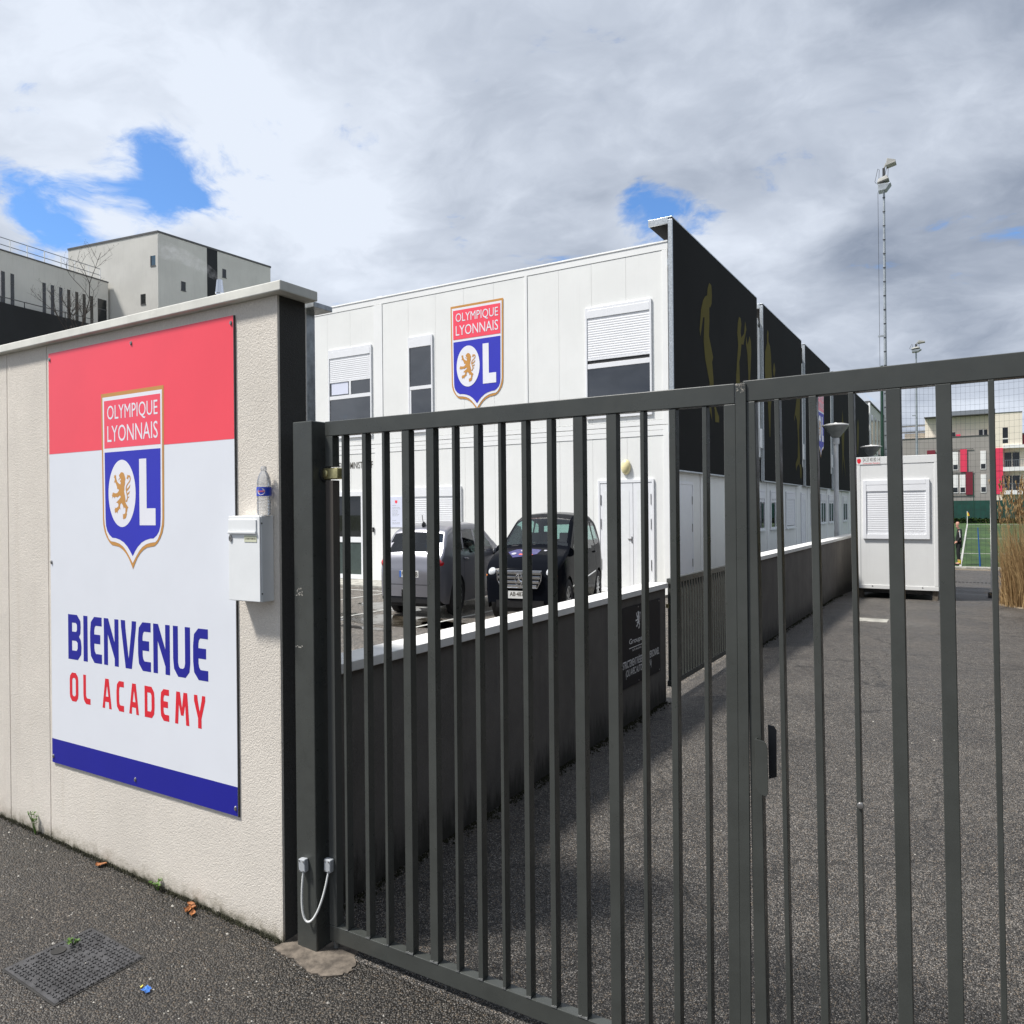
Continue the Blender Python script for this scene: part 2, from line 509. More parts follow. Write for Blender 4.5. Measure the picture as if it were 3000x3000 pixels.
def bottle_mat():
    m = bpy.data.materials.new('bottle_plastic')
    m.use_nodes = True
    m.node_tree.nodes.clear()
    t = NT(m.node_tree)
    tr = t.n('ShaderNodeBsdfTransparent', inp={'Color': (0.93, 0.94, 0.95, 1)})
    gl = t.n('ShaderNodeBsdfGlossy', inp={'Color': (1, 1, 1, 1), 'Roughness': 0.08})
    df = t.n('ShaderNodeBsdfDiffuse', inp={'Color': (0.8, 0.8, 0.8, 1)})
    fr = t.n('ShaderNodeFresnel', inp={'IOR': 1.5})
    m1 = t.n('ShaderNodeMixShader', inp={0: t.math('ADD', fr.outputs[0], 0.06), 1: tr.outputs[0], 2: gl.outputs[0]})
    m2 = t.n('ShaderNodeMixShader', inp={0: 0.22, 1: m1.outputs[0], 2: df.outputs[0]})
    t.n('ShaderNodeOutputMaterial', inp={0: m2.outputs[0]})
    MATS['bottle_plastic'] = m


bottle_mat()


def grass_mat():
    m, t, b, o = base_mat('pitch_turf')
    p = pos(t)
    n = t.noise(p, 3.0, 6, 0.65)
    c = t.mix(t.ramp(n, 0.3, 0.7), (0.020, 0.052, 0.010), (0.050, 0.105, 0.020))
    c = t.mix(t.ramp(t.noise(stretch(t, p, 1.0, 0.25, 1), 1.0, 3), 0.45, 0.62, 0.0, 0.55), c, (0.012, 0.034, 0.007))
    t.t.links.new(c, b.inputs['Base Color'])
    b.inputs['Roughness'].default_value = 0.85
    set_bump(t, b, t.noise(p, 40, 3), 0.5, 0.02)


grass_mat()


def reed_mat():
    m, t, b, o = base_mat('reed_straw')
    oi = t.n('ShaderNodeNewGeometry').outputs['Random Per Island']
    c = t.mix(oi, (0.21, 0.12, 0.048), (0.46, 0.32, 0.15))
    t.t.links.new(c, b.inputs['Base Color'])
    b.inputs['Roughness'].default_value = 0.8


reed_mat()


def puddle_mat():
    m, t, b, o = base_mat('wet_asphalt')
    p = pos(t)
    n = t.noise(p, 2.6, 5, 0.6)
    c = t.mix(t.ramp(n, 0.4, 0.6), (0.028, 0.023, 0.016), (0.055, 0.046, 0.033))
    t.t.links.new(c, b.inputs['Base Color'])
    t.t.links.new(t.ramp(n, 0.42, 0.58, 0.03, 0.30), b.inputs['Roughness'])
    b.inputs['IOR'].default_value = 1.45


puddle_mat()


def smoke_mat():
    m = bpy.data.materials.new('smoke')
    m.use_nodes = True
    m.node_tree.nodes.clear()
    t = NT(m.node_tree)
    n = t.noise(pos(t), 5.0, 5, 0.65)
    v = t.n('ShaderNodeVolumePrincipled', inp={'Color': (0.95, 0.95, 0.96, 1), 'Density': t.ramp(n, 0.42, 0.75, 0.0, 1.7)})
    t.n('ShaderNodeOutputMaterial', inp={'Volume': v.outputs[0]})
    MATS['smoke'] = m


smoke_mat()


# ------------------------------------------------------------------ geometry helpers
ORG = {}


class G:
    """collects vertices and faces in world coordinates"""
    def __init__(s):
        s.v, s.f = [], []

    def box(s, x0, x1, y0, y1, z0, z1):
        i = len(s.v)
        s.v += [(x0, y0, z0), (x1, y0, z0), (x1, y1, z0), (x0, y1, z0), (x0, y0, z1), (x1, y0, z1), (x1, y1, z1), (x0, y1, z1)]
        s.f += [(i, i + 3, i + 2, i + 1), (i + 4, i + 5, i + 6, i + 7), (i, i + 1, i + 5, i + 4), (i + 1, i + 2, i + 6, i + 5), (i + 2, i + 3, i + 7, i + 6), (i + 3, i, i + 4, i + 7)]
        return s

    def hexa(s, lo, hi):
        """two quads of four points each"""
        i = len(s.v)
        s.v += [tuple(p) for p in lo] + [tuple(p) for p in hi]
        s.f += [(i, i + 3, i + 2, i + 1), (i + 4, i + 5, i + 6, i + 7), (i, i + 1, i + 5, i + 4), (i + 1, i + 2, i + 6, i + 5), (i + 2, i + 3, i + 7, i + 6), (i + 3, i, i + 4, i + 7)]
        return s

    def tube(s, pts, r, seg=8, cap=True, r1=None):
        pts = [Vector(p) for p in pts]
        n = len(pts)
        i0 = len(s.v)
        up = Vector((0, 0, 1))
        prev = None
        for k, p in enumerate(pts):
            t = (pts[min(k + 1, n - 1)] - pts[max(k - 1, 0)]).normalized()
            a = prev if prev is not None else (up if abs(t.z) < 0.9 else Vector((1, 0, 0)))
            u = (a - t * a.dot(t)).normalized()
            prev = u
            w = t.cross(u)
            rr = r if r1 is None else r + (r1 - r) * k / (n - 1)
            for j in range(seg):
                an = 2 * math.pi * j / seg
                s.v.append(tuple(p + u * (rr * math.cos(an)) + w * (rr * math.sin(an))))
        for k in range(n - 1):
            for j in range(seg):
                a = i0 + k * seg + j
                b = i0 + k * seg + (j + 1) % seg
                s.f.append((a, b, b + seg, a + seg))
        if cap:
            s.f.append(tuple(i0 + j for j in range(seg))[::-1])
            s.f.append(tuple(i0 + (n - 1) * seg + j for j in range(seg)))
        return s

    def lathe(s, c, prof, seg=16, sx=1.0, sy=1.0):
        """profile [(radius, z)] turned round the vertical through c"""
        i0 = len(s.v)
        for r, z in prof:
            for j in range(seg):
                a = 2 * math.pi * j / seg
                s.v.append((c[0] + r * sx * math.cos(a), c[1] + r * sy * math.sin(a), c[2] + z))
        for k in range(len(prof) - 1):
            for j in range(seg):
                a = i0 + k * seg + j
                b = i0 + k * seg + (j + 1) % seg
                s.f.append((a, b, b + seg, a + seg))
        s.f.append(tuple(i0 + j for j in range(seg))[::-1])
        s.f.append(tuple(i0 + (len(prof) - 1) * seg + j for j in range(seg)))
        return s

    def flat(s, loops, place):
        """filled flat outline (first loop outer, others holes); place(u, v) -> world point"""
        i0 = len(s.v)
        allp = [p for l in loops for p in l]
        tris = tessellate_polygon([[Vector((p[0], p[1], 0)) for p in l] for l in loops])
        s.v += [tuple(place(*p)) for p in allp]
        for t in tris:
            s.f.append(tuple(i0 + k for k in t))
        return s

    def prism(s, poly, place, d):
        """outline extruded by the vector d"""
        n = len(poly)
        i0 = len(s.v)
        a = [Vector(place(*p)) for p in poly]
        s.v += [tuple(p) for p in a] + [tuple(p + Vector(d)) for p in a]
        tris = tessellate_polygon([[Vector((p[0], p[1], 0)) for p in poly]])
        for t in tris:
            s.f.append(tuple(i0 + k for k in t))
            s.f.append(tuple(i0 + n + k for k in reversed(t)))
        for k in range(n):
            j = (k + 1) % n
            s.f.append((i0 + k, i0 + j, i0 + n + j, i0 + n + k))
        return s

    def grid(s, nx, ny, fn):
        i0 = len(s.v)
        for j in range(ny + 1):
            for i in range(nx + 1):
                s.v.append(tuple(fn(i / nx, j / ny)))
        for j in range(ny):
            for i in range(nx):
                a = i0 + j * (nx + 1) + i
                s.f.append((a, a + 1, a + nx + 2, a + nx + 1))
        return s


def mesh_of(name, g, mat_name, org, bevel=0.0, smooth=0.0, recalc=True):
    me = bpy.data.meshes.new(name)
    me.from_pydata([(v[0] - org[0], v[1] - org[1], v[2] - org[2]) for v in g.v], [], g.f)
    if bevel or recalc:
        bm = bmesh.new()
        bm.from_mesh(me)
        bmesh.ops.recalc_face_normals(bm, faces=bm.faces)
        if bevel:
            ed = [e for e in bm.edges if len(e.link_faces) == 2 and e.calc_face_angle(0) > 0.6]
            bmesh.ops.bevel(bm, geom=ed, offset=bevel, segments=2, affect='EDGES', profile=0.5)
        bm.to_mesh(me)
        bm.free()
    me.materials.append(MATS[mat_name])
    if smooth:
        for p in me.polygons:
            p.use_smooth = True
        me.set_sharp_from_angle(angle=R(smooth))
    return me


def obj(name, g, mat_name, parent=None, bevel=0.0, smooth=0.0, recalc=True):
    if parent is not None:
        org = ORG[parent.name]
    else:
        xs = [v[0] for v in g.v]
        ys = [v[1] for v in g.v]
        org = ((min(xs) + max(xs)) / 2, (min(ys) + max(ys)) / 2, min(v[2] for v in g.v))
    me = mesh_of(name, g, mat_name, org, bevel, smooth, recalc)
    o = bpy.data.objects.new(name, me)
    COL.objects.link(o)
    if parent is not None:
        o.parent = parent
        ORG[o.name] = org
    else:
        o.location = org
        ORG[o.name] = org
    return o


def inst(name, me, parent, at):
    """another piece sharing mesh data, at a world position"""
    o = bpy.data.objects.new(name, me)
    COL.objects.link(o)
    po = ORG[parent.name]
    o.parent = parent
    o.location = (at[0] - po[0], at[1] - po[1], at[2] - po[2])
    return o


def tag(o, label, cat, group=None):
    o['label'] = label
    o['category'] = cat
    if group:
        o['group'] = group
    return o


def thing(name, label, cat, loc, group=None):
    o = bpy.data.objects.new(name, None)
    o.empty_display_size = 0.2
    COL.objects.link(o)
    o.location = loc
    ORG[o.name] = tuple(loc)
    return tag(o, label, cat, group)


def struct(name, g, mat_name, kind='structure', **k):
    o = obj(name, g, mat_name, **k)
    o['kind'] = kind
    return o


def bx(name, parent, mat_name, *b, bevel=0.0):
    return obj(name, G().box(*b), mat_name, parent, bevel=bevel)


def text_geo(body, place, x0, x1, z0, z1, bold=0.0, spacing=1.0):
    """lettering from the built-in font, fitted to a rectangle; place(u, v) -> world point"""
    cu = bpy.data.curves.new('lettering', 'FONT')
    cu.body = body
    cu.offset = bold
    cu.space_character = spacing
    cu.resolution_u = 3
    ob = bpy.data.objects.new('lettering_tmp', cu)
    COL.objects.link(ob)
    dg = bpy.context.evaluated_depsgraph_get()
    me = bpy.data.meshes.new_from_object(ob.evaluated_get(dg))
    bpy.data.objects.remove(ob)
    bpy.data.curves.remove(cu)
    vs = [v.co.copy() for v in me.vertices]
    lx, hx = min(v.x for v in vs), max(v.x for v in vs)
    ly, hy = min(v.y for v in vs), max(v.y for v in vs)
    g = G()
    g.v = [tuple(place(x0 + (v.x - lx) / (hx - lx) * (x1 - x0), z0 + (v.y - ly) / (hy - ly) * (z1 - z0))) for v in vs]
    g.f = [tuple(p.vertices) for p in me.polygons]
    bpy.data.meshes.remove(me)
    return g


def front(y):
    return lambda u, v: (u, y, v)


def side(x):
    return lambda u, v: (x, u, v)


# ------------------------------------------------------------------ traced outlines (metres, or crest half-widths)
CREST_GOLD=[(-0.976, 2.462), (-0.967, 2.588), (-0.924, 2.727), (-0.855, 2.839), (-0.764, 2.935), (-0.677, 2.987), (-0.568, 3.0), (-0.447, 3.017), (-0.325, 3.069), (-0.221, 3.143), (-0.134, 3.234), (-0.069, 3.325), (0.0, 3.438)]
CREST_WHITE=[(-0.928, 2.462), (-0.911, 2.588), (-0.859, 2.744), (-0.781, 2.861), (-0.711, 2.913), (-0.568, 2.926), (-0.425, 2.957), (-0.304, 3.013), (-0.204, 3.091), (-0.1, 3.204), (0.0, 3.325)]
CREST_BLUE=[(-0.881, 2.462), (-0.868, 2.61), (-0.824, 2.714), (-0.755, 2.787), (-0.655, 2.844), (-0.551, 2.848), (-0.408, 2.879), (-0.286, 2.926), (-0.165, 3.009), (-0.082, 3.091), (0.0, 3.191)]
LION=[[(-0.315, 1.568), (-0.267, 1.581), (-0.241, 1.612), (-0.223, 1.651), (-0.206, 1.698), (-0.219, 1.746), (-0.223, 1.807), (-0.241, 1.855), (-0.241, 1.924), (-0.254, 1.928), (-0.241, 1.98), (-0.223, 2.037), (-0.21, 2.093), (-0.21, 2.158), (-0.184, 2.189), (-0.145, 2.228), (-0.115, 2.258), (-0.145, 2.275), (-0.158, 2.332), (-0.176, 2.362), (-0.163, 2.384), (-0.18, 2.41), (-0.189, 2.44), (-0.215, 2.466), (-0.249, 2.471), (-0.271, 2.488), (-0.284, 2.466), (-0.302, 2.471), (-0.289, 2.436), (-0.302, 2.423), (-0.28, 2.41), (-0.306, 2.401), (-0.289, 2.384), (-0.249, 2.38), (-0.219, 2.362), (-0.215, 2.323), (-0.21, 2.275), (-0.232, 2.258), (-0.258, 2.254), (-0.267, 2.284), (-0.28, 2.241), (-0.297, 2.21), (-0.336, 2.167), (-0.371, 2.184), (-0.388, 2.219), (-0.384, 2.258), (-0.371, 2.293), (-0.401, 2.275), (-0.44, 2.302), (-0.466, 2.328), (-0.484, 2.371), (-0.501, 2.345), (-0.527, 2.341), (-0.557, 2.367), (-0.557, 2.336), (-0.575, 2.319), (-0.549, 2.306), (-0.579, 2.297), (-0.549, 2.28), (-0.562, 2.254), (-0.536, 2.262), (-0.488, 2.254), (-0.445, 2.228), (-0.44, 2.202), (-0.458, 2.163), (-0.514, 2.158), (-0.471, 2.128), (-0.41, 2.089), (-0.362, 2.05), (-0.384, 2.015), (-0.414, 2.033), (-0.458, 2.046), (-0.471, 2.063), (-0.488, 2.046), (-0.549, 2.046), (-0.566, 2.076), (-0.584, 2.046), (-0.623, 2.046), (-0.636, 2.072), (-0.64, 2.037), (-0.653, 2.007), (-0.631, 1.993), (-0.644, 1.976), (-0.618, 1.972), (-0.623, 1.954), (-0.575, 1.967), (-0.514, 1.976), (-0.466, 1.963), (-0.436, 1.937), (-0.419, 1.915), (-0.445, 1.889), (-0.475, 1.894), (-0.479, 1.859), (-0.505, 1.807), (-0.531, 1.768), (-0.557, 1.755), (-0.579, 1.772), (-0.566, 1.742), (-0.553, 1.711), (-0.557, 1.681), (-0.584, 1.655), (-0.566, 1.651), (-0.579, 1.612), (-0.544, 1.633), (-0.536, 1.603), (-0.523, 1.633), (-0.51, 1.607), (-0.51, 1.655), (-0.497, 1.707), (-0.466, 1.755), (-0.41, 1.79), (-0.371, 1.807), (-0.358, 1.764), (-0.384, 1.746), (-0.388, 1.733), (-0.349, 1.716), (-0.362, 1.694), (-0.384, 1.685), (-0.397, 1.703), (-0.445, 1.725), (-0.41, 1.69), (-0.384, 1.668), (-0.41, 1.646), (-0.41, 1.62), (-0.38, 1.599), (-0.354, 1.573)], [(-0.111, 1.733), (-0.115, 1.694), (-0.098, 1.668), (-0.072, 1.681), (-0.063, 1.711), (-0.085, 1.751), (-0.145, 1.794), (-0.189, 1.842), (-0.202, 1.902), (-0.18, 1.976), (-0.154, 2.054), (-0.158, 2.085), (-0.197, 2.124), (-0.202, 2.145), (-0.163, 2.15), (-0.141, 2.111), (-0.128, 2.063), (-0.141, 2.007), (-0.163, 1.937), (-0.167, 1.889), (-0.154, 1.842), (-0.106, 1.798), (-0.054, 1.759), (-0.033, 1.703), (-0.046, 1.655), (-0.08, 1.629), (-0.124, 1.638), (-0.154, 1.612), (-0.145, 1.651), (-0.171, 1.698), (-0.137, 1.703)], [(-0.163, 1.937), (-0.128, 1.924), (-0.067, 1.876), (-0.046, 1.811), (-0.115, 1.872), (-0.167, 1.898)], [(-0.141, 2.015), (-0.089, 1.993), (-0.063, 1.937), (-0.128, 1.972), (-0.15, 1.993)], [(-0.132, 2.08), (-0.098, 2.063), (-0.085, 2.028), (-0.124, 2.059), (-0.137, 2.067)]]
WORD1=[('B', -3.724, -3.612), ('I', -3.595, -3.561), ('E', -3.54, -3.446), ('N', -3.429, -3.315), ('V', -3.297, -3.182), ('E', -3.169, -3.077), ('N', -3.059, -2.944), ('U', -2.922, -2.808), ('E', -2.789, -2.693)]
WORD2=[('O', -3.715, -3.642), ('L', -3.6, -3.542), ('A', -3.445, -3.373), ('C', -3.335, -3.278), ('A', -3.239, -3.167), ('D', -3.125, -3.054), ('E', -3.012, -2.953), ('M', -2.913, -2.818), ('Y', -2.786, -2.714)]
F1=[(15.98, 6.42), (16.13, 6.41), (16.17, 6.21), (16.14, 6.02), (16.02, 5.9), (15.97, 5.92), (15.97, 5.6), (15.93, 5.29), (16.09, 5.07), (16.22, 4.89), (16.14, 4.78), (16.22, 4.48), (16.26, 4.07), (16.43, 3.8), (16.63, 3.66), (16.63, 3.54), (16.34, 3.52), (16.3, 3.78), (16.13, 4.06), (16.05, 3.83), (16.12, 3.52), (15.9, 3.78), (15.95, 4.32), (15.85, 4.46), (15.65, 4.77), (15.56, 5.11), (15.63, 5.62), (15.53, 5.6), (15.41, 5.33), (15.34, 5.17), (15.29, 5.3), (15.4, 5.74), (15.54, 5.95), (15.69, 6.07), (15.83, 6.12), (15.86, 6.27)]
F2=[(18.36, 6.21), (18.51, 6.21), (18.57, 6.08), (18.5, 5.86), (18.56, 5.75), (18.82, 5.9), (18.93, 6.23), (19.05, 6.05), (18.92, 5.86), (18.75, 5.62), (18.56, 5.6), (18.48, 5.33), (18.35, 5.14), (18.4, 4.66), (18.29, 4.16), (18.24, 3.59), (18.06, 3.58), (18.05, 4.13), (18.07, 4.78), (18.17, 5.19), (18.27, 5.53), (18.19, 5.8), (18.26, 6.05)]
F3=[(19.35, 5.94), (19.48, 5.84), (19.51, 5.58), (19.47, 5.36), (19.38, 4.88), (19.33, 4.28), (19.3, 3.69), (19.14, 3.67), (19.16, 4.35), (19.21, 4.94), (19.13, 5.44), (19.01, 5.67), (19.02, 5.88), (19.14, 5.69), (19.24, 5.79)]
F4=[(21.32, 6.49), (21.44, 6.43), (21.39, 6.19), (21.59, 6.09), (21.7, 5.87), (21.73, 5.5), (21.8, 5.23), (21.79, 4.85), (21.6, 4.36), (21.53, 3.61), (21.45, 3.6), (21.28, 4.51), (21.03, 5.03), (20.96, 5.38), (21.02, 5.85), (21.23, 6.11), (21.23, 6.34)]
F5=[(22.07, 5.73), (22.16, 5.66), (22.22, 5.54), (22.15, 5.39), (22.06, 5.31), (21.98, 5.37), (21.92, 5.49), (21.99, 5.64)]
F6=[(25.33, 5.3), (25.78, 5.36), (25.68, 4.48), (25.56, 4.14), (25.59, 3.71), (25.69, 3.28), (25.62, 3.06), (25.85, 3.05), (25.95, 2.8), (25.88, 2.61), (25.71, 2.62), (25.67, 2.93), (25.51, 3.07), (25.18, 2.95), (25.06, 2.82), (24.97, 3.03), (25.3, 3.26), (25.38, 3.8), (25.24, 4.43), (24.98, 4.57), (24.86, 4.34), (24.82, 4.45), (25.04, 4.79)]
F7=[(35.03, 5.83), (35.2, 5.4), (35.58, 5.0), (35.45, 4.55), (35.32, 3.96), (35.87, 2.95), (35.11, 3.8), (34.76, 2.92), (34.92, 3.93), (34.76, 4.5), (34.69, 5.07), (34.91, 5.38)]
F8=[(40.18, 5.95), (40.41, 5.58), (40.36, 4.92), (40.06, 4.24), (39.81, 4.22), (39.74, 5.03), (39.91, 5.7)]
GLYPH = {
    'B': [[(0, 1), (.68, 1), (.93, .87), (.95, .75), (.93, .6), (.82, .52), (.95, .45), (1, .3), (.97, .13), (.72, 0), (0, 0)],
          [(.3, .62), (.3, .82), (.58, .82), (.67, .78), (.67, .66), (.6, .62)], [(.29, .2), (.29, .42), (.6, .42), (.71, .38), (.71, .25), (.63, .2)]],
    'I': [[(0, 0), (1, 0), (1, 1), (0, 1)]],
    'E': [[(1, 1), (.36, 1), (.07, .88), (0, .65), (0, .35), (.06, .14), (.36, 0), (1, 0), (1, .2), (.5, .2), (.4, .25), (.36, .32), (.36, .42), (.87, .42), (.87, .62), (.36, .62), (.36, .7), (.4, .77), (.48, .81), (1, .81)]],
    'N': [[(0, 1), (.3, 1), (.73, .5), (.73, 1), (1, 1), (1, 0), (.73, 0), (.73, .16), (.27, .66), (.27, 0), (0, 0)]],
    'V': [[(0, 1), (.28, 1), (.3, .85), (.5, .2), (.7, .85), (.72, 1), (1, 1), (.98, .85), (.7, 0), (.3, 0), (.02, .85)]],
    'U': [[(0, 1), (.29, 1), (.29, .28), (.34, .2), (.42, .17), (.58, .17), (.66, .2), (.7, .28), (.7, 1), (1, 1), (1, .3), (.95, .12), (.72, 0), (.29, 0), (.05, .15), (0, .35)]],
    'O': [[(.27, 1), (.73, 1), (.95, .88), (1, .75), (1, .25), (.95, .12), (.73, 0), (.27, 0), (.05, .12), (0, .25), (0, .75), (.05, .88)],
          [(.3, .25), (.3, .75), (.4, .82), (.62, .82), (.7, .75), (.7, .25), (.62, .18), (.4, .18)]],
    'L': [[(0, 1), (.37, 1), (.37, .3), (.45, .23), (.55, .2), (1, .2), (1, 0), (.35, 0), (.08, .12), (0, .3)]],
    'A': [[(.32, 1), (.7, 1), (1, 0), (.73, 0), (.69, .22), (.3, .22), (.27, 0), (0, 0)], [(.37, .4), (.65, .4), (.5, .78)]],
    'C': [[(1, 1), (.36, 1), (.07, .88), (0, .65), (0, .35), (.06, .14), (.36, 0), (1, 0), (1, .2), (.5, .2), (.4, .25), (.36, .32), (.36, .7), (.4, .77), (.48, .81), (1, .81)]],
    'D': [[(0, 1), (.7, 1), (.95, .85), (1, .65), (1, .35), (.95, .13), (.72, 0), (0, 0)], [(.28, .2), (.28, .8), (.6, .8), (.7, .72), (.7, .28), (.62, .2)]],
    'M': [[(.1, 1), (.36, 1), (.5, .5), (.61, 1), (.87, 1), (1, 0), (.78, 0), (.72, .62), (.6, .28), (.42, .28), (.28, .62), (.22, 0), (0, 0)]],
    'Y': [[(0, 1), (.3, 1), (.33, .85), (.5, .5), (.68, .85), (.72, 1), (1, 1), (1, .85), (.66, .3), (.66, 0), (.35, 0), (.35, .3), (0, .82)]],
}


def word_geo(word, place, z0, z1):
    g = G()
    for ch, a, b in word:
        g.flat([[(a + u * (b - a), z0 + v * (z1 - z0)) for u, v in loop] for loop in GLYPH[ch]], place)
    return g


def crest(parent, P, xc, hw, ztop, step):
    """the club shield; P(layer) gives the plane for each printed layer"""
    def outline(half, top, wl):
        left = [(-wl, top)] + list(half)
        right = [(-u, v) for u, v in reversed(half[:-1])] + [(wl, top)]
        return [(xc + u * hw, ztop - v * hw) for u, v in left + right]
    go = outline(CREST_GOLD, 0.0, 1.0)
    wh = outline(CREST_WHITE, 0.074, 0.95)
    bl = outline(CREST_BLUE, 1.163, 0.893)
    c = obj('crest', G().flat([go], P(1)), 'crest_gold', parent)
    obj('white_field', G().flat([wh], P(2)), 'crest_white', c)
    S = lambda l: [(xc + u * hw, ztop - v * hw) for u, v in l]
    obj('red_field', G().flat([S([(-.898, .147), (.898, .147), (.898, 1.085), (-.898, 1.085)])], P(3)), 'crest_red', c)
    obj('blue_field', G().flat([bl], P(3)), 'crest_blue', c)
    rd = [(-.325 + .443 * math.cos(a * math.pi / 24), 1.98 + .653 * math.sin(a * math.pi / 24)) for a in range(48)]
    obj('roundel', G().flat([S(rd)], P(4)), 'crest_white', c)
    obj('letter_l', G().flat([S([(.236, 1.335), (.46, 1.335), (.46, 2.278), (.73, 2.278), (.73, 2.597), (.236, 2.597)])], P(4)), 'crest_white', c)
    g = G()
    for l in LION:
        g.flat([S(l)], P(5))
    obj('lion', g, 'crest_gold', c)
    t1 = text_geo('OLYMPIQUE', lambda u, v: P(4)(xc + u * hw, ztop - v * hw), -.79, .82, .575, .25, 0.0)
    t2 = text_geo('LYONNAIS', lambda u, v: P(4)(xc + u * hw, ztop - v * hw), -.79, .82, .965, .645, 0.0)
    t1.f += [tuple(i + len(t1.v) for i in f) for f in t2.f]
    t1.v += t2.v
    obj('lettering', t1, 'crest_white', c)
    return c


# ------------------------------------------------------------------ ground
def hz(x, y):
    z = 0.0
    if y < 2.4 and x < -2.3:
        z += 0.033 * min(-2.3 - x, 8.0)
    if y > 15.0:
        z -= 0.75 * min((y - 15.0) / 18.5, 1.0)
    return z


struct('ground', G().grid(8, 8, lambda u, v: (-600 + 1200 * u, -500 + 1200 * v, -1.0)), 'far_ground')
xs_ = [-40, -14, -10.4] + [-10.3 + 0.25 * k for k in range(33)] + [-2, 0, 4, 12, 40]


def sheet(xs, ys, fn):
    g = G()
    for y in ys:
        for x in xs:
            g.v.append((x, y, fn(x, y)))
    n = len(xs)
    for j in range(len(ys) - 1):
        for i in range(n - 1):
            a = j * n + i
            g.f.append((a, a + 1, a + n + 1, a + n))
    return g


struct('pavement', sheet(xs_, [-30, -8, -2, 0, 1, 1.5, 2.1], hz), 'pavement_asphalt')
struct('driveway', sheet([-2.36, -1, 0, 2, 5, 14, 30], [2.1, 4, 8, 12, 15] + [15 + 1.9 * k for k in range(1, 11)], hz), 'driveway_asphalt')
struct('parking_lot', sheet([-60, -30, -12, -8, -5, -2.36], [2.1, 6, 10, 13.6, 20, 34], lambda x, y: 0.0), 'parking_asphalt')
# threshold of poured concrete round the gate post
thr0 = [(-2.285, 2.005), (-2.22, 1.990), (-2.14, 1.992), (-2.06, 1.960), (-2.0, 1.970), (-1.955, 1.995), (-1.925, 2.04), (-1.94, 2.085), (-1.985, 2.13), (-2.0, 2.22), (-2.27, 2.24)]
thr = []
for (xa, ya), (xb, yb_) in zip(thr0, thr0[1:] + thr0[:1]):
    for k in range(5):
        thr.append((xa + (xb - xa) * k / 5 + random.uniform(-.006, .006), ya + (yb_ - ya) * k / 5 + random.uniform(-.006, .006)))
struct('threshold', G().prism(thr, lambda u, v: (u, v, -0.02), (0, 0, 0.0245)), 'concrete')
# pitch beyond the kerb
pz = lambda y: -0.78 + 0.40 * (y - 34.6) / 68.0
struct('pitch', sheet([-60, -20, -5, 0, 5, 20, 80], [34.6, 45, 70, 102, 125, 160], lambda x, y: pz(y)), 'pitch_turf')
struct('verge', sheet([-60, 80], [33.4, 34.05], lambda x, y: -0.735), 'gravel')
kb = struct('kerb', G().box(-40, 60, 34.05, 34.6, -0.95, -0.66), 'kerb_stone', bevel=0.02)
ml = G()
ml.hexa([(-0.52, 34.7, pz(34.7) + .004), (-0.44, 34.7, pz(34.7) + .004), (-0.60, 102, pz(102) + .004), (-0.72, 102, pz(102) + .004)],
        [(-0.52, 34.7, pz(34.7) + .03), (-0.44, 34.7, pz(34.7) + .03), (-0.60, 102, pz(102) + .03), (-0.72, 102, pz(102) + .03)])
for y0, y1 in ((101.75, 102.0), (63, 63.07), (45, 45.05)):
    ml.hexa([(-0.65, y0, pz(y0) + .004), (45, y0, pz(y0) + .004), (45, y1, pz(y1) + .004), (-0.65, y1, pz(y1) + .004)],
            [(-0.65, y0, pz(y0) + .028), (45, y0, pz(y0) + .028), (45, y1, pz(y1) + .028), (-0.65, y1, pz(y1) + .028)])
struct('pitch_marking', ml, 'line_white')
pl = G()
for x, y0, y1 in ((-10.25, 9.2, 12.2), (-8.53, 8.6, 12.2), (-6.84, 8.5, 12.2), (-5.1, 8.4, 12.2), (-11.95, 9.2, 12.2)):
    pl.box(x - .03, x + .03, y0, y1, 0.0, 0.005)
pl.box(-14, -4.9, 12.2, 12.26, 0.0, 0.005)
struct('parking_marking', pl, 'line_white')
struct('building_kerb', G().box(-27, -4.95, 12.7, 13.8, -0.05, 0.05), 'kerb_stone', bevel=0.01)


def puddle(cx, cy, rx, ry, seed):
    rnd = random.Random(seed)
    ph = [rnd.uniform(0, 6.28) for _ in range(4)]
    pts = []
    for k in range(40):
        a = 2 * math.pi * k / 40
        r = 1 + .16 * math.sin(2 * a + ph[0]) + .10 * math.sin(3 * a + ph[1]) + .07 * math.sin(5 * a + ph[2]) + .05 * math.sin(9 * a + ph[3])
        pts.append((cx + rx * r * math.cos(a), cy + ry * r * math.sin(a)))
    return G().flat([pts], lambda u, v: (u, v, 0.004))


for a in ((-7.75, 9.0, 1.35, .55, 3), (-8.7, 10.4, .8, .5, 5), (-6.1, 9.0, .8, .45, 8), (-7.55, 8.25, .55, .10, 12)):
    struct('puddle', puddle(*a), 'wet_asphalt')


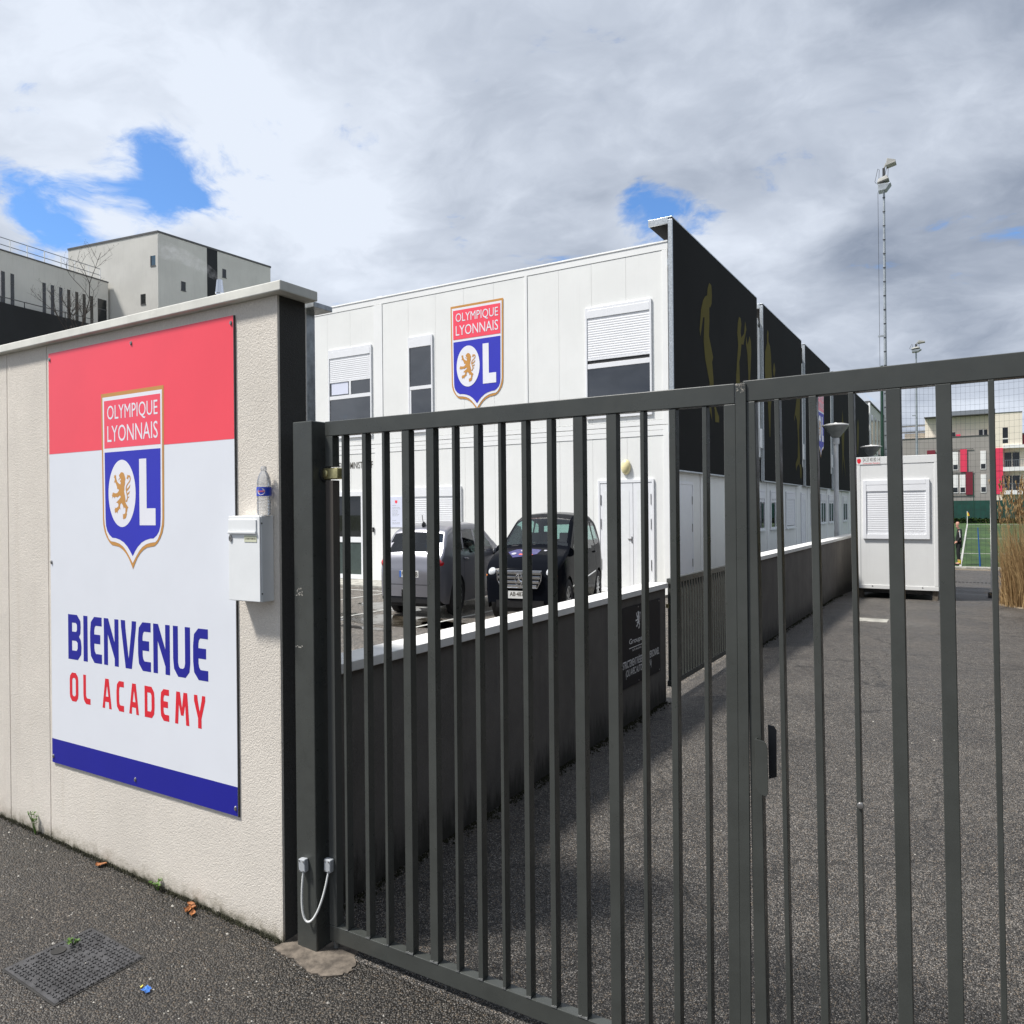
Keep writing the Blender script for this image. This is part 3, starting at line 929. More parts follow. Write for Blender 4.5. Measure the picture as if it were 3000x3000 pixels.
# ------------------------------------------------------------------ street wall
YW = 2.047
wall = thing('boundary_wall', 'tall beige roughcast street wall with white coping and a dark end', 'wall', (-2.28, YW, 0))
for a, b in ((-3.9065, -2.281), (-4.2865, -3.9105), (-7.2, -4.2905), (-12.0, -7.204)):
    bx('wall_section', wall, 'wall_render', a, b, YW, YW + .143, -0.15, 2.487, bevel=0.003)
bx('wall_core', wall, 'wall_render', -12, -2.30, YW + .006, YW + .135, -0.15, 2.48)
ef = bx('end_face', wall, 'dark_render', -2.281, -2.2775, YW + .010, YW + .143, -0.05, 2.486)
ef['label'] = 'dark grey rendered end face beside the gate post'
bx('corner_bead', wall, 'wall_render', -2.2811, -2.2765, YW - .001, YW + .0095, -0.05, 2.486)
for a, b in ((-4.297, -2.222), (-6.9, -4.303), (-9.5, -6.906), (-12.0, -9.506)):
    bx('coping_stone', wall, 'coping_white', a, b, 2.012, 2.205, 2.4875, 2.527, bevel=0.004)
gp = thing('steel_post', 'slim galvanised steel post with a small bracket behind the end of the street wall', 'post', (-2.33, 2.25, 0))
bx('upright', gp, 'galvanised', -2.347, -2.315, 2.225, 2.28, 0.0, 2.50, bevel=0.002)
bx('bracket', gp, 'galvanised', -2.36, -2.265, 2.225, 2.33, 2.478, 2.50, bevel=0.002)
bx('edge_strip', gp, 'coping_clean', -2.3148, -2.309, 2.222, 2.228, 0.0, 2.475)

# ------------------------------------------------------------------ welcome sign
YS = YW - .008
SX0, SX1, SZ0, SZ1 = -3.874, -2.520, 0.442, 2.440
sign = thing('welcome_sign', 'large red, white and blue panel reading BIENVENUE OL ACADEMY on the street wall', 'sign', ((SX0 + SX1) / 2, YS, SZ0))
bx('panel', sign, 'sign_white', SX0, SX1, YS, YS + .0072, SZ0, SZ1)
bx('panel_edge', sign, 'joint_dark', SX1 + .0002, SX1 + .004, YS + .001, YS + .0078, SZ0 - .003, SZ1)
LY = lambda k: front(YS - .0008 * k)
obj('red_band', G().flat([[(SX0, 1.948), (SX1, 1.948), (SX1, SZ1), (SX0, SZ1)]], LY(.6)), 'sign_red', sign)
obj('blue_band', G().flat([[(SX0, SZ0), (SX1, SZ0), (SX1, .559), (SX0, .559)]], LY(.6)), 'sign_blue', sign)
crest(sign, lambda k: LY(.9 + .5 * k), -3.2, .2315, 2.2035, 0)
obj('word_bienvenue', word_geo(WORD1, LY(.6), .9615, 1.1755), 'sign_blue', sign)
obj('word_ol', word_geo(WORD2[:2], LY(.6), .7615, .898), 'sign_text_red', sign)
obj('word_academy', word_geo(WORD2[2:], LY(.6), .7615, .898), 'sign_text_red', sign)
scr = G()
n_ = 10
scr.v = [(0.007 * math.cos(2 * math.pi * k / n_), 0, 0.0105 * math.sin(2 * math.pi * k / n_)) for k in range(n_)] + [(0.0045 * math.cos(2 * math.pi * k / n_), -.005, 0.007 * math.sin(2 * math.pi * k / n_)) for k in range(n_)]
scr.f = [tuple(range(n_, 2 * n_))] + [(k, (k + 1) % n_, n_ + (k + 1) % n_, n_ + k) for k in range(n_)]
scr_me = mesh_of('screw', scr, 'screw_steel', (0, 0, 0), smooth=40)
for x in (SX0 + .012, (SX0 + SX1) / 2, SX1 - .012):
    for z in (SZ0 + .03, SZ1 - .03):
        inst('screw', scr_me, sign, (x, YS - .0006, z))
for x in (SX0 + .012, SX1 - .012):
    inst('screw', scr_me, sign, (x, YS - .0006, 1.42))

# ------------------------------------------------------------------ mailbox and bottle
MX0, MX1, MY0, MZ0, MZ1 = -2.486, -2.307, 1.980, 1.312, 1.641
mb = thing('mailbox', 'white metal letterbox with a flap and name card fixed to the street wall', 'mailbox', ((MX0 + MX1) / 2, 2.01, MZ0))
bx('case', mb, 'mailbox_white', MX0 + .004, MX1, MY0 + .006, YW, MZ0, MZ1, bevel=0.004)
bx('front_plate', mb, 'mailbox_white', MX0, MX1 - .002, MY0, MY0 + .005, MZ0 + .002, MZ1 - .001, bevel=0.002)
bx('flap', mb, 'mailbox_white', MX0 + .004, MX1 - .018, MY0 - .0042, MY0 - .0002, 1.583, 1.627, bevel=0.0015)
bx('flap_lip', mb, 'mailbox_white', MX0 + .003, MX1 - .017, MY0 - .0085, MY0 - .0002, 1.572, 1.5825, bevel=0.002)
nc = bx('name_card', mb, 'name_card', MX0 + .092, MX1 - .018, MY0 - .0016, MY0 - .0001, 1.541, 1.566)
obj('print', text_geo('C.ACADEMY FORMATION', front(MY0 - .0019), MX0 + .096, MX1 - .022, 1.5505, 1.5565, .02), 'print_dark', nc)
lk = G()
lk.v = [(MX0 + .014 + .0085 * math.cos(a * math.pi / 6), MY0 - .0045, 1.554 + .0125 * math.sin(a * math.pi / 6)) for a in range(12)] + [(MX0 + .014 + .0085 * math.cos(a * math.pi / 6), MY0, 1.554 + .0125 * math.sin(a * math.pi / 6)) for a in range(12)]
lk.f = [tuple(range(12))] + [(k, (k + 1) % 12, 12 + (k + 1) % 12, 12 + k) for k in range(12)]
lko = obj('lock', lk, 'screw_steel', mb)
bx('keyhole', lko, 'dark_plastic', MX0 + .012, MX0 + .015, MY0 - .0052, MY0 - .004, 1.549, 1.559)
for z in (1.612, 1.345):
    g = G().tube([(MX1, 2.0 - .012, z), (MX1 + .0015, 2.0 - .012, z)], .003, 8)
    obj('rivet', g, 'dark_plastic', mb)
BX, BY, BZ = -2.325, 2.016, 1.6414
bot = thing('water_bottle', 'clear plastic water bottle with a blue label standing on the letterbox', 'bottle', (BX, BY, BZ))
prof = [(.020, 0), (.026, .002), (.028, .008)]
for k in range(9):
    z = .012 + k * .0125
    prof += [(.0285, z), (.0272, z + .004), (.0285, z + .008)]
prof += [(.0285, .126), (.027, .136), (.023, .150), (.017, .162), (.0115, .169), (.0105, .172)]
obj('body', G().lathe((BX, BY, BZ), prof, 24, 1.06, .82), 'bottle_plastic', bot, smooth=50)
obj('cap', G().lathe((BX, BY, BZ), [(.0115, .1725), (.0122, .174), (.0122, .186), (.010, .188)], 20, 1.06, .82), 'bottle_plastic', bot, smooth=50)
lb = G()
for j, zz_ in enumerate((.0745, .1085)):
    for k in range(25):
        a = 2 * math.pi * k / 24
        lb.v.append((BX + .0312 * math.cos(a), BY + .0242 * math.sin(a), BZ + zz_))
for k in range(24):
    lb.f.append((k, k + 1, 26 + k, 25 + k))
lbo = obj('label_band', lb, 'bottle_label', bot, smooth=60)
pp = G()
pts = []
for k in range(16):
    a = 2 * math.pi * k / 16
    th = R(-72) + .55 * math.cos(a)
    pts.append((BX + .0318 * math.cos(th), BY + .0248 * math.sin(th), BZ + .0915 + .0135 * math.sin(a)))
pp.v = pts
pp.f = [tuple(range(16))]
obj('label_oval', pp, 'label_pale', lbo)
g = G()
for k in range(5):
    th = R(-95 + 11 * k)
    a = (BX + .0322 * math.cos(th), BY + .0252 * math.sin(th))
    th += .13
    b = (BX + .0322 * math.cos(th), BY + .0252 * math.sin(th))
    i = len(g.v)
    g.v += [(*a, BZ + .089), (*b, BZ + .089), (*b, BZ + .095), (*a, BZ + .095)]
    g.f.append((i, i + 1, i + 2, i + 3))
obj('label_print', g, 'label_red', lbo)

# ------------------------------------------------------------------ entrance gate
YG = 2.112
GD = 0.0363
post = thing('gate_post', 'thick square anthracite gate post beside the street wall', 'gate post', (-2.17, 2.11, 0))
bx('post', post, 'gate_paint', -2.221, -2.119, 2.066, 2.166, 0.0, 1.996, bevel=0.004)
sc = G()
rr = random.Random(4)
for k in range(26):
    u, v = rr.uniform(-2.213, -2.176), rr.uniform(1.335, 1.362)
    if rr.random() < .75:
        w, h = rr.uniform(.003, .009), rr.uniform(.002, .006)
        sc.flat([[(u, v), (u + w, v + rr.uniform(-.002, .002)), (u + w * .8, v + h), (u + w * .1, v + h * .8)]], front(2.0652))
for k in range(5):
    u, v = -2.216 + .008 * k, 1.142 + rr.uniform(-.003, .003)
    sc.flat([[(u, v), (u + .008, v - .001), (u + .007, v + .003), (u + .001, v + .004)]], front(2.0652))
sko = obj('sticker_residue', sc, 'pebble_pale', post)
BL = [(-1.833, -1.822), (-1.742, -1.725), (-1.656, -1.644), (-1.573, -1.543), (-1.475, -1.445), (-1.375, -1.364), (-1.294, -1.277), (-1.207, -1.196), (-1.127, -1.110), (-1.043, -1.026), (-.959, -.929), (-.858, -.828), (-.760, -.749), (-.679, -.662), (-.592, -.580)]
BR = [(-.404, -.392), (-.325, -.307), (-.238, -.226), (-.160, -.129), (-.062, -.030), (.037, .049), (.118, .135), (.205, .216), (.287, .304), (.372, .402), (.468, .498), (.57, .581), (.655, .672), (.745, .756)]
BL = [(a * 1.1, b * 1.1) for a, b in BL]
BR = [(a * 1.1, b * 1.1) for a, b in BR]
bar_me = {}


def gate_bar(parent, a, b, z0, z1):
    w = round(b - a, 3)
    w = min((.0125, .019, .0332), key=lambda k: abs(k - w))
    key = (w, z0, z1)
    if key not in bar_me:
        bar_me[key] = mesh_of('bar', G().box(-w / 2, w / 2, 0, GD - .004, 0, z1 - z0), 'gate_paint', (0, 0, 0), bevel=0.0015)
    inst('bar', bar_me[key], parent, ((a + b) / 2, YG + .002, z0))
    wd = weld_me.get(w)
    if wd is None:
        g = G()
        q = random.Random(int(w * 1e5))
        n = 7
        for k in range(n):
            x0 = -w / 2 + w * k / n
            h = q.uniform(.003, .007)
            g.prism([(x0, 0), (x0 + w / n, 0), (x0 + w / n * .8, h), (x0 + w / n * .2, h * .9)], lambda u, v: (u, -.0035, v), (0, .004, 0))
        wd = weld_me[w] = mesh_of('weld', g, 'gate_weld', (0, 0, 0))
    inst('weld', wd, parent, ((a + b) / 2, YG + .0015, z0))


weld_me = {}
gl = thing('gate_leaf', 'left leaf of the anthracite steel gate, hinged on the thick post', 'gate', (-1.3, YG, .032), 'leaves of the entrance gate')
LX0, LX1 = -2.098, -.5895
bx('bottom_rail', gl, 'gate_paint', LX0, -.527, YG, YG + GD, .032, .0925, bevel=0.002)
bx('top_rail', gl, 'gate_paint', LX0, LX1 + .03, YG, YG + GD, 1.9385, 1.994, bevel=0.002)
bx('hinge_stile', gl, 'gate_paint', LX0, LX0 + .0385, YG, YG + GD, 1.823, 1.938, bevel=0.002)
hs = bx('hinge_stile', gl, 'rusty_stile', LX0, LX0 + .0385, YG, YG + GD, .093, 1.772, bevel=0.002)
hs['label'] = 'hinge stile with rust run down from the hinge'
bx('meeting_stile', gl, 'gate_paint', LX1, LX1 + .0325, YG, YG + GD, .093, 1.938, bevel=0.002)
bx('cover_strip', gl, 'gate_paint', -.5563, -.5283, YG - .003, YG + .006, .093, 1.992, bevel=0.001)
for a, b in BL:
    gate_bar(gl, a, b, .0930, 1.938)
hg = obj('hinge', G().box(-2.112, -2.040, YG + .004, YG + .034, 1.776, 1.819), 'brass', gl, bevel=0.004)
g = G().tube([(-2.104, YG + .001, 1.797), (-2.104, YG + .006, 1.797)], .015, 14)
obj('hinge_bolt', g, 'brass', hg, bevel=0.002, smooth=50)
g = G().tube([(-2.119, YG + .019, 1.797), (-2.112, YG + .019, 1.797)], .03, 18)
obj('hinge_washer', g, 'mast_dark', hg)
g = G().tube([(-2.079, YG + .018, -0.03), (-2.079, YG + .018, .033)], .012, 12)
obj('pivot_pin', g, 'rail_worn', gl)
sc = G()
for k in range(34):
    u, v = -.556 + rr.random() * .026, 1.966 + rr.random() * .024
    w, h = rr.uniform(.001, .004), rr.uniform(.001, .005)
    sc.flat([[(u, v), (u + w, v), (u + w * .7, v + h), (u, v + h * .7)]], front(YG - .0037))
obj('paint_chips', sc, 'pebble_pale', gl)

gr = thing('gate_leaf', 'right leaf of the anthracite steel gate, running out of view on the right', 'gate', (-.47, YG, .94), 'leaves of the entrance gate')
gr.rotation_euler = (0, R(-.62), 0)      # the leaf sags on its hinges
RX0 = -.5265
bx('bottom_rail', gr, 'gate_paint', RX0, .96, YG + .003, YG + .003 + GD, .036, .0965, bevel=0.002)
bx('top_rail', gr, 'gate_paint', RX0, .96, YG + .003, YG + .003 + GD, 1.9425, 2.0, bevel=0.002)
bx('meeting_stile', gr, 'gate_paint', RX0, RX0 + .0315, YG + .003, YG + .003 + GD, .097, 1.942, bevel=0.002)
bx('hinge_stile', gr, 'gate_paint', .922, .96, YG + .003, YG + .003 + GD, .097, 1.942, bevel=0.002)
for a, b in BR:
    gate_bar(gr, a, b, .0970, 1.9420)
# handle plate of bent sheet on the right leaf
hp = [(-.507, .905), (-.499, .886), (-.481, .882), (-.475, .893), (-.4745, 1.01), (-.478, 1.0245), (-.484, 1.029), (-.507, 1.033)]
ho = obj('handle', G().prism(hp, front(YG - .020), (0, .003, 0)), 'gate_paint', gr, bevel=0.0008)
obj('handle_return', G().box(-.508, -.505, YG - .017, YG + .003, .905, 1.03), 'gate_paint', ho)
obj('handle_back', G().prism([(-.486, .91), (-.4655, .918), (-.464, 1.045), (-.470, 1.056), (-.486, 1.058)], front(YG + .041), (0, .003, 0)), 'mast_dark', ho)
g = G().tube([(-.2515, YG - .004, .893), (-.2515, YG + .004, .893)], .0085, 12)
obj('bolt', g, 'screw_steel', gr, bevel=.0015, smooth=50)
rp = thing('gate_post', 'square anthracite gate post at the far end of the right leaf', 'gate post', (1.03, 2.11, 0))
bx('post', rp, 'gate_paint', .98, 1.082, 2.066, 2.166, 0, 1.996, bevel=.004)

cd = thing('cable_link', 'white armoured cable looped between two small boxes on gate post and gate leaf', 'cable', (-2.12, 2.06, .12))
for cx, cy, tilt in ((-2.172, 2.066, .10), (-2.087, YG, -.03)):
    g = G().box(-.0165, .0165, -.022, 0, -.0245, .0245)
    g.v = [(cx + u * math.cos(tilt) - w * math.sin(tilt) * .6, cy + v - .0003, .324 + u * math.sin(tilt) + w * math.cos(tilt)) for u, v, w in g.v]
    jb = obj('junction_box', g, 'box_grey', cd, bevel=.004)
    g = G()
    for sx in (-.010, .010):
        for sz in (-.018, .018):
            g.tube([(cx + sx, cy - .0225, .324 + sz), (cx + sx, cy - .0245, .324 + sz)], .0028, 8)
    obj('box_screws', g, 'screw_steel', jb)
path = []
P0, P1, P2, P3 = Vector((-2.170, 2.052, .300)), Vector((-2.20, 2.038, .02)), Vector((-2.092, 2.050, .095)), Vector((-2.087, 2.098, .300))
for k in range(41):
    t = k / 40
    path.append(P0 * (1 - t) ** 3 + P1 * 3 * t * (1 - t) ** 2 + P2 * 3 * t * t * (1 - t) + P3 * t ** 3)
g = G()
fine = []
for k in range(len(path) - 1):
    for j in range(3):
        fine.append(path[k].lerp(path[k + 1], j / 3))
fine.append(path[-1])
seg = 8
g.tube(fine, .0046, seg)
for k in range(len(fine)):
    f = 1.0 if k % 2 else .86
    for j in range(seg):
        p = Vector(g.v[k * seg + j])
        g.v[k * seg + j] = tuple(fine[k] + (p - fine[k]) * f)
obj('armoured_cable', g, 'conduit_white', cd, smooth=60)

# ------------------------------------------------------------------ low wall along the driveway
dw = thing('low_wall', 'near dark rendered low wall with white coping along the driveway', 'wall', (-2.34, 4.3, 0), 'low walls along the driveway')
bx('wall_body', dw, 'damp_render', -2.43, -2.286, 2.192, 6.335, -.1, .975)
for a, b in ((2.21, 4.235), (4.239, 6.345)):
    bx('coping_stone', dw, 'coping_clean', -2.447, -2.262, a, b, .9755, 1.018, bevel=.003)
fw = thing('low_wall', 'far dark rendered low wall with white coping running to the site cabin', 'wall', (-2.28, 14, 0), 'low walls along the driveway')
bx('wall_body', fw, 'damp_render', -2.37, -2.215, 9.25, 24.0, -.6, 1.028)
for k in range(7):
    a = 9.22 + k * 2.11
    bx('coping_stone', fw, 'coping_clean', -2.392, -2.192, a, a + 2.104, 1.0285, 1.078, bevel=.004)

bs = thing('notice_sign', 'black panel with white lion and ACCES STRICTEMENT RESERVE lettering on the low wall', 'sign', (-2.285, 5.7, .29))
bx('panel', bs, 'black_board', -2.2855, -2.279, 5.20, 6.182, .288, .903)
PS = lambda k: side(-2.279 + .0012 * k)
g = G()
for l in LION:
    g.flat([[(5.69 + u * .17 + .055, .90 - (v - 1.25) * .155) for u, v in l]], PS(1))
obj('lion', g, 'print_white', bs)
for nm, body, y0, y1, z0, z1 in (('word', 'Groupama', 5.50, 5.88, .600, .652), ('small_word', 'STADIUM', 5.565, 5.82, .552, .566),
                                 ('line_of_words', 'ACCÈS STRICTEMENT RÉSERVÉ AU PERSONNEL', 5.225, 6.15, .438, .510),
                                 ('line_of_words', '(OU AVEC AUTORISATION)', 5.43, 5.97, .355, .425)):
    obj(nm, text_geo(body, PS(1), y0, y1, z0, z1, .008), 'print_white', bs)
obj('rule', G().flat([[(5.50, .578), (5.88, .578), (5.88, .584), (5.50, .584)]], PS(1)), 'print_white', bs)
for y in (5.24, 5.69, 6.15):
    for z in (.305, .885):
        obj('screw', G().tube([(-2.279, y, z), (-2.275, y, z)], .006, 8), 'screw_steel', bs)

sg = thing('side_gate', 'low anthracite barred gate between the two low walls', 'gate', (-2.26, 7.8, .12))
bx('top_rail', sg, 'gate_paint', -2.285, -2.245, 6.365, 9.20, 1.003, 1.052, bevel=.002)
bx('bottom_rail', sg, 'gate_paint', -2.285, -2.245, 6.365, 9.20, .118, .168, bevel=.002)
bar2 = mesh_of('bar', G().box(-.016, .016, -.019, .019, 0, .8345), 'gate_paint', (0, 0, 0), bevel=.0015)
y = 6.40
while y < 9.19:
    inst('bar', bar2, sg, (-2.265, y, .1684))
    y += .079
bx('drop_bolt', sg, 'gate_paint', -2.2445, -2.225, 7.38, 7.43, .03, .14)
bx('hinge', sg, 'brass', -2.285, -2.265, 6.343, 6.364, .80, .835)


# ------------------------------------------------------------------ modular club building
YB = 13.786
XB = -4.87
mbd = thing('modular_building', 'long two-storey white modular club building behind the car park', 'building', (-14, 20, 0))
bx('core', mbd, 'module_back', -27, XB - .03, YB + .03, 44.5, 0.0, 6.66)
bx('roof', mbd, 'module_trim', -27.02, XB - .002, YB - .002, 44.52, 6.665, 6.70)
# front cladding, one vertical panel after another between the module posts
posts_f = [(-27, -26.85), (-23.2, -22.95), (-20.0, -19.74), (-16.1, -15.84), (-12.079, -11.822), (-7.967, -7.904), (-4.985, XB)]
panel_me = {}


def panels(parent, axis, fixed, a, b, n, z0, z1, mat_name='module_white'):
    """n cladding panels from a to b with fine open joints"""
    w = (b - a) / n
    key = (axis, round(w, 4), z0, z1)
    if key not in panel_me:
        g = G().box(.0016, w - .0016, 0, .028, 0, z1 - z0) if axis == 'x' else G().box(-.028, 0, .0016, w - .0016, 0, z1 - z0)
        panel_me[key] = mesh_of('wall_panel', g, mat_name, (0, 0, 0), bevel=.0015)
    for k in range(n):
        at = (a + k * w, fixed, z0) if axis == 'x' else (fixed, a + k * w, z0)
        inst('wall_panel', panel_me[key], parent, at)


for i in range(len(posts_f) - 1):
    a, b = posts_f[i][1], posts_f[i + 1][0]
    n = max(2, round((b - a) / .79))
    panels(mbd, 'x', YB + .002, a, b, n, 3.352, 6.52)
    panels(mbd, 'x', YB + .002, a, b, n, .052, 3.045)
for a, b in posts_f:
    for z0, z1 in ((.05, 3.243), (3.251, 6.52)):
        bx('module_post', mbd, 'module_trim', a + .002, b - .002, YB - .0115, YB + .029, z0, z1, bevel=.002)
for z0, z1, dy in ((6.526, 6.66, .006), (3.256, 3.345, .008), (3.155, 3.243, .008), (3.052, 3.15, .006)):
    bx('fascia', mbd, 'module_trim', -27, XB + .002, YB - dy, YB + .028, z0, z1, bevel=.002)
bx('drip_edge', mbd, 'module_trim', -27.01, XB + .004, YB - .018, YB + .02, 6.663, 6.678)
obj('roof_vent', G().box(-12.09, -11.92, 13.9, 14.05, 6.70, 6.76), 'lamp_grey', mbd, bevel=.01)
# long side facing the driveway
yy = YB
mods = [13.79, 15.75, 17.70, 19.70, 21.71, 23.80, 25.75, 27.70, 29.70, 31.69, 33.64, 35.63, 37.6, 39.6, 41.6, 43.4, 44.5]
for i in range(len(mods) - 1):
    a, b = mods[i], mods[i + 1]
    panels(mbd, 'y', XB - .002, a + .10, b - .10, 2, .052, 3.045)
    panels(mbd, 'y', XB - .002, a + .10, b - .10, 2, 3.352, 6.52)
for a in mods:
    bx('module_post', mbd, 'module_trim', XB - .029, XB + .0125, a - .095 + (.1 if a == mods[0] else 0), a + .095, .05, 6.52, bevel=.002)
for z0, z1 in ((6.526, 6.66), (3.256, 3.345), (3.052, 3.243)):
    bx('fascia', mbd, 'module_trim', XB - .028, XB + .009, YB + .005, 44.5, z0, z1, bevel=.002)


def unit(parent, name, mp, a0, a1, z0, z1, fr=.055, proud=.03):
    """empty-framed unit on a wall; mp(a, n, z) -> world"""
    def b(nm, par, m, u0, u1, n0, n1, w0, w1, bev=0.0):
        p, q = mp(u0, n0, w0), mp(u1, n1, w1)
        return obj(nm, G().box(min(p[0], q[0]), max(p[0], q[0]), min(p[1], q[1]), max(p[1], q[1]), min(p[2], q[2]), max(p[2], q[2])), m, par, bevel=bev)
    f = b(name, parent, 'joint_dark', a0 + .004, a1 - .004, -.001, .004, z0 + .004, z1 - .004)
    b('frame', f, 'pvc_white', a0, a0 + fr * .66, .0, proud, z0, z1, .003)
    b('frame', f, 'pvc_white', a1 - fr * .66, a1, .0, proud, z0, z1, .003)
    b('frame', f, 'pvc_white', a0 + fr * .66 + .001, a1 - fr * .66 - .001, .0, proud - .002, z1 - fr, z1, .003)
    b('frame', f, 'pvc_white', a0 + fr * .66 + .001, a1 - fr * .66 - .001, .0, proud - .002, z0, z0 + fr, .003)
    return f, b


slat_me = {}


def shutter(f, mp, a0, a1, z_top, z_bot, front_n=.020, pitch=.047, mat_name='slat_white'):
    p0 = mp(0, 0, 0)
    q = mp(1, 0, 0)
    axis = 'x' if abs(q[0] - p0[0]) > .5 else 'y'
    key = (axis, round(a1 - a0, 3), mat_name)
    if key not in slat_me:
        w = a1 - a0
        prof = [(.0135, -.001), (.0165, .006), (.0175, .022), (.0165, .038), (.0135, .0455)]
        g = G()
        for u in (0, w):
            for n, z in prof:
                g.v.append((u, -n, z) if axis == 'x' else (n, u, z))
        k = len(prof)
        g.f = [(i, i + 1, k + i + 1, k + i) for i in range(k - 1)] + [tuple(range(k)), tuple(range(k, 2 * k))]
        slat_me[key] = mesh_of('slat', g, mat_name, (0, 0, 0), smooth=40)
    z = z_top - pitch
    while z > z_bot:
        p = mp(a0, 0, z)
        inst('slat', slat_me[key], f, p)
        z -= pitch
    return z + pitch


FM = lambda a, n, z: (a, YB - .004 - n, z)
# upper windows
f, b = unit(mbd, 'window', FM, -13.535, -12.150, 3.45, 5.618)
b('shutter_box', f, 'pvc_white', -13.498, -12.188, .004, .032, 5.41, 5.562, .003)
zb = shutter(f, FM, -13.495, -12.19, 5.41, 4.80)
b('shutter_rail', f, 'pvc_white', -13.495, -12.19, .006, .022, zb - .032, zb - .002)
b('transom', f, 'pvc_white', -13.495, -12.19, .004, .024, 4.40, 4.487, .003)
b('mullion', f, 'pvc_white', -12.86, -12.80, .004, .023, 4.49, zb - .034, .003)
p1 = b('pane', f, 'window_glass', -13.495, -12.862, .0045, .007, 4.49, zb - .034)
b('blind', p1, 'notice_white', -13.44, -12.90, .0072, .0085, 4.52, zb - .04)
b('pane', f, 'window_glass', -12.798, -12.19, .0045, .007, 4.49, zb - .034)
b('pane', f, 'window_glass', -13.495, -12.19, .0045, .007, 3.51, 4.398)
f, b = unit(mbd, 'window', FM, -11.044, -10.352, 3.45, 5.627)
b('shutter_box', f, 'pvc_white', -11.008, -10.388, .004, .032, 5.385, 5.57, .003)
b('transom', f, 'pvc_white', -11.006, -10.39, .004, .024, 4.424, 4.502, .003)
b('mullion', f, 'pvc_white', -11.006, -10.965, .004, .022, 3.51, 4.42)
b('pane', f, 'window_glass', -11.006, -10.39, .0045, .007, 4.504, 5.383)
b('pane', f, 'window_glass', -10.963, -10.39, .0045, .007, 3.51, 4.422)
f, b = unit(mbd, 'window', FM, -6.570, -5.193, 3.45, 5.650)
b('shutter_box', f, 'pvc_white', -6.533, -5.231, .004, .032, 5.44, 5.594, .003)
zb = shutter(f, FM, -6.53, -5.233, 5.44, 4.62)
b('shutter_rail', f, 'pvc_white', -6.53, -5.233, .006, .022, zb - .036, zb - .002)
b('transom', f, 'pvc_white', -6.53, -5.233, .004, .024, 4.44, 4.535, .003)
b('pane', f, 'window_glass', -6.53, -5.233, .0045, .007, 3.51, 4.438)
# ground floor: shuttered window, glazed entrance, double door
f, b = unit(mbd, 'window', FM, -10.956, -9.60, .95, 2.204)
b('shutter_box', f, 'pvc_white', -10.918, -9.638, .004, .032, 1.993, 2.148, .003)
zb = shutter(f, FM, -10.915, -9.64, 1.993, 1.02)
f, b = unit(mbd, 'entrance_door', FM, -14.6, -12.44, .055, 2.15, fr=.11)
for a0, a1 in ((-14.52, -13.53), (-13.46, -12.515)):
    b('pane', f, 'dark_glass', a0, a1, .0045, .008, 1.065, 2.03)
    b('lower_panel', f, 'door_green', a0, a1, .0045, .009, .12, .93)
    b('mid_rail', f, 'pvc_white', a0, a1, .004, .026, .932, 1.063, .003)
b('centre_stile', f, 'pvc_white', -13.528, -13.462, .004, .027, .12, 2.03, .003)
b('handle', f, 'screw_steel', -13.44, -13.42, .028, .05, .98, 1.2)
f, b = unit(mbd, 'double_door', FM, -6.325, -5.172, .055, 2.235, fr=.06)
for a0, a1 in ((-6.282, -5.600), (-5.592, -5.215)):
    lf = b('door_leaf', f, 'pvc_white', a0, a1, .004, .020, .075, 2.17, .003)
    b('sunk_panel', lf, 'mailbox_white', a0 + .07, a1 - .07, .0205, .0225, .16, 2.03, .002)
    hx = a0 + .012 if a0 < -6 else a1 - .022
    for z in (1.75, 1.28, .5):
        b('hinge', lf, 'screw_steel', hx, hx + .012, .0205, .032, z, z + .2)
b('handle', f, 'screw_steel', -5.70, -5.625, .024, .038, 1.085, 1.102, .003)
b('lock_plate', f, 'screw_steel', -5.632, -5.612, .0205, .028, 1.02, 1.14)
obj('lettering', text_geo('ACCUEIL ADMINISTRATIF', front(YB - .0022), -13.60, -12.15, 2.70, 2.862, .006), 'print_dark', mbd)
lw = thing('wall_lamp', 'round cream bulkhead lamp above the white double door', 'lamp', (-5.736, YB, 2.30))
g = G()
for k in range(7):
    a = k / 6 * math.pi / 2
    for j in range(20):
        th = 2 * math.pi * j / 20
        g.v.append((-5.736 + .098 * math.cos(th) * math.cos(a), YB - .02 - .075 * math.sin(a), 2.478 + .148 * math.sin(th) * math.cos(a)))
for k in range(6):
    for j in range(20):
        g.f.append((k * 20 + j, k * 20 + (j + 1) % 20, (k + 1) * 20 + (j + 1) % 20, (k + 1) * 20 + j))
obj('globe', g, 'lamp_cream', lw, smooth=60)
obj('base', G().box(-5.79, -5.68, YB - .019, YB + .0015, 2.40, 2.56), 'lamp_grey', lw)
nb = thing('notice_board', 'pale notice board with a small crest beside the shuttered ground-floor window', 'notice board', (-11.4, YB, 1.3))
bx('panel', nb, 'notice_white', -11.70, -11.18, YB - .012, YB + .0015, 1.298, 2.006)
obj('red_edge', G().flat([[(-11.70, 1.72), (-11.635, 1.72), (-11.635, 1.97), (-11.70, 1.97)]], front(YB - .013)), 'sign_red', nb)
obj('blue_edge', G().flat([[(-11.235, 1.32), (-11.18, 1.32), (-11.18, 1.56), (-11.235, 1.56)]], front(YB - .013)), 'sign_blue', nb)
obj('crest_mark', G().flat([[(-11.48, 1.92), (-11.41, 1.92), (-11.41, 1.87), (-11.445, 1.845), (-11.48, 1.87)]], front(YB - .013)), 'sign_red', nb)
g = G()
rq = random.Random(9)
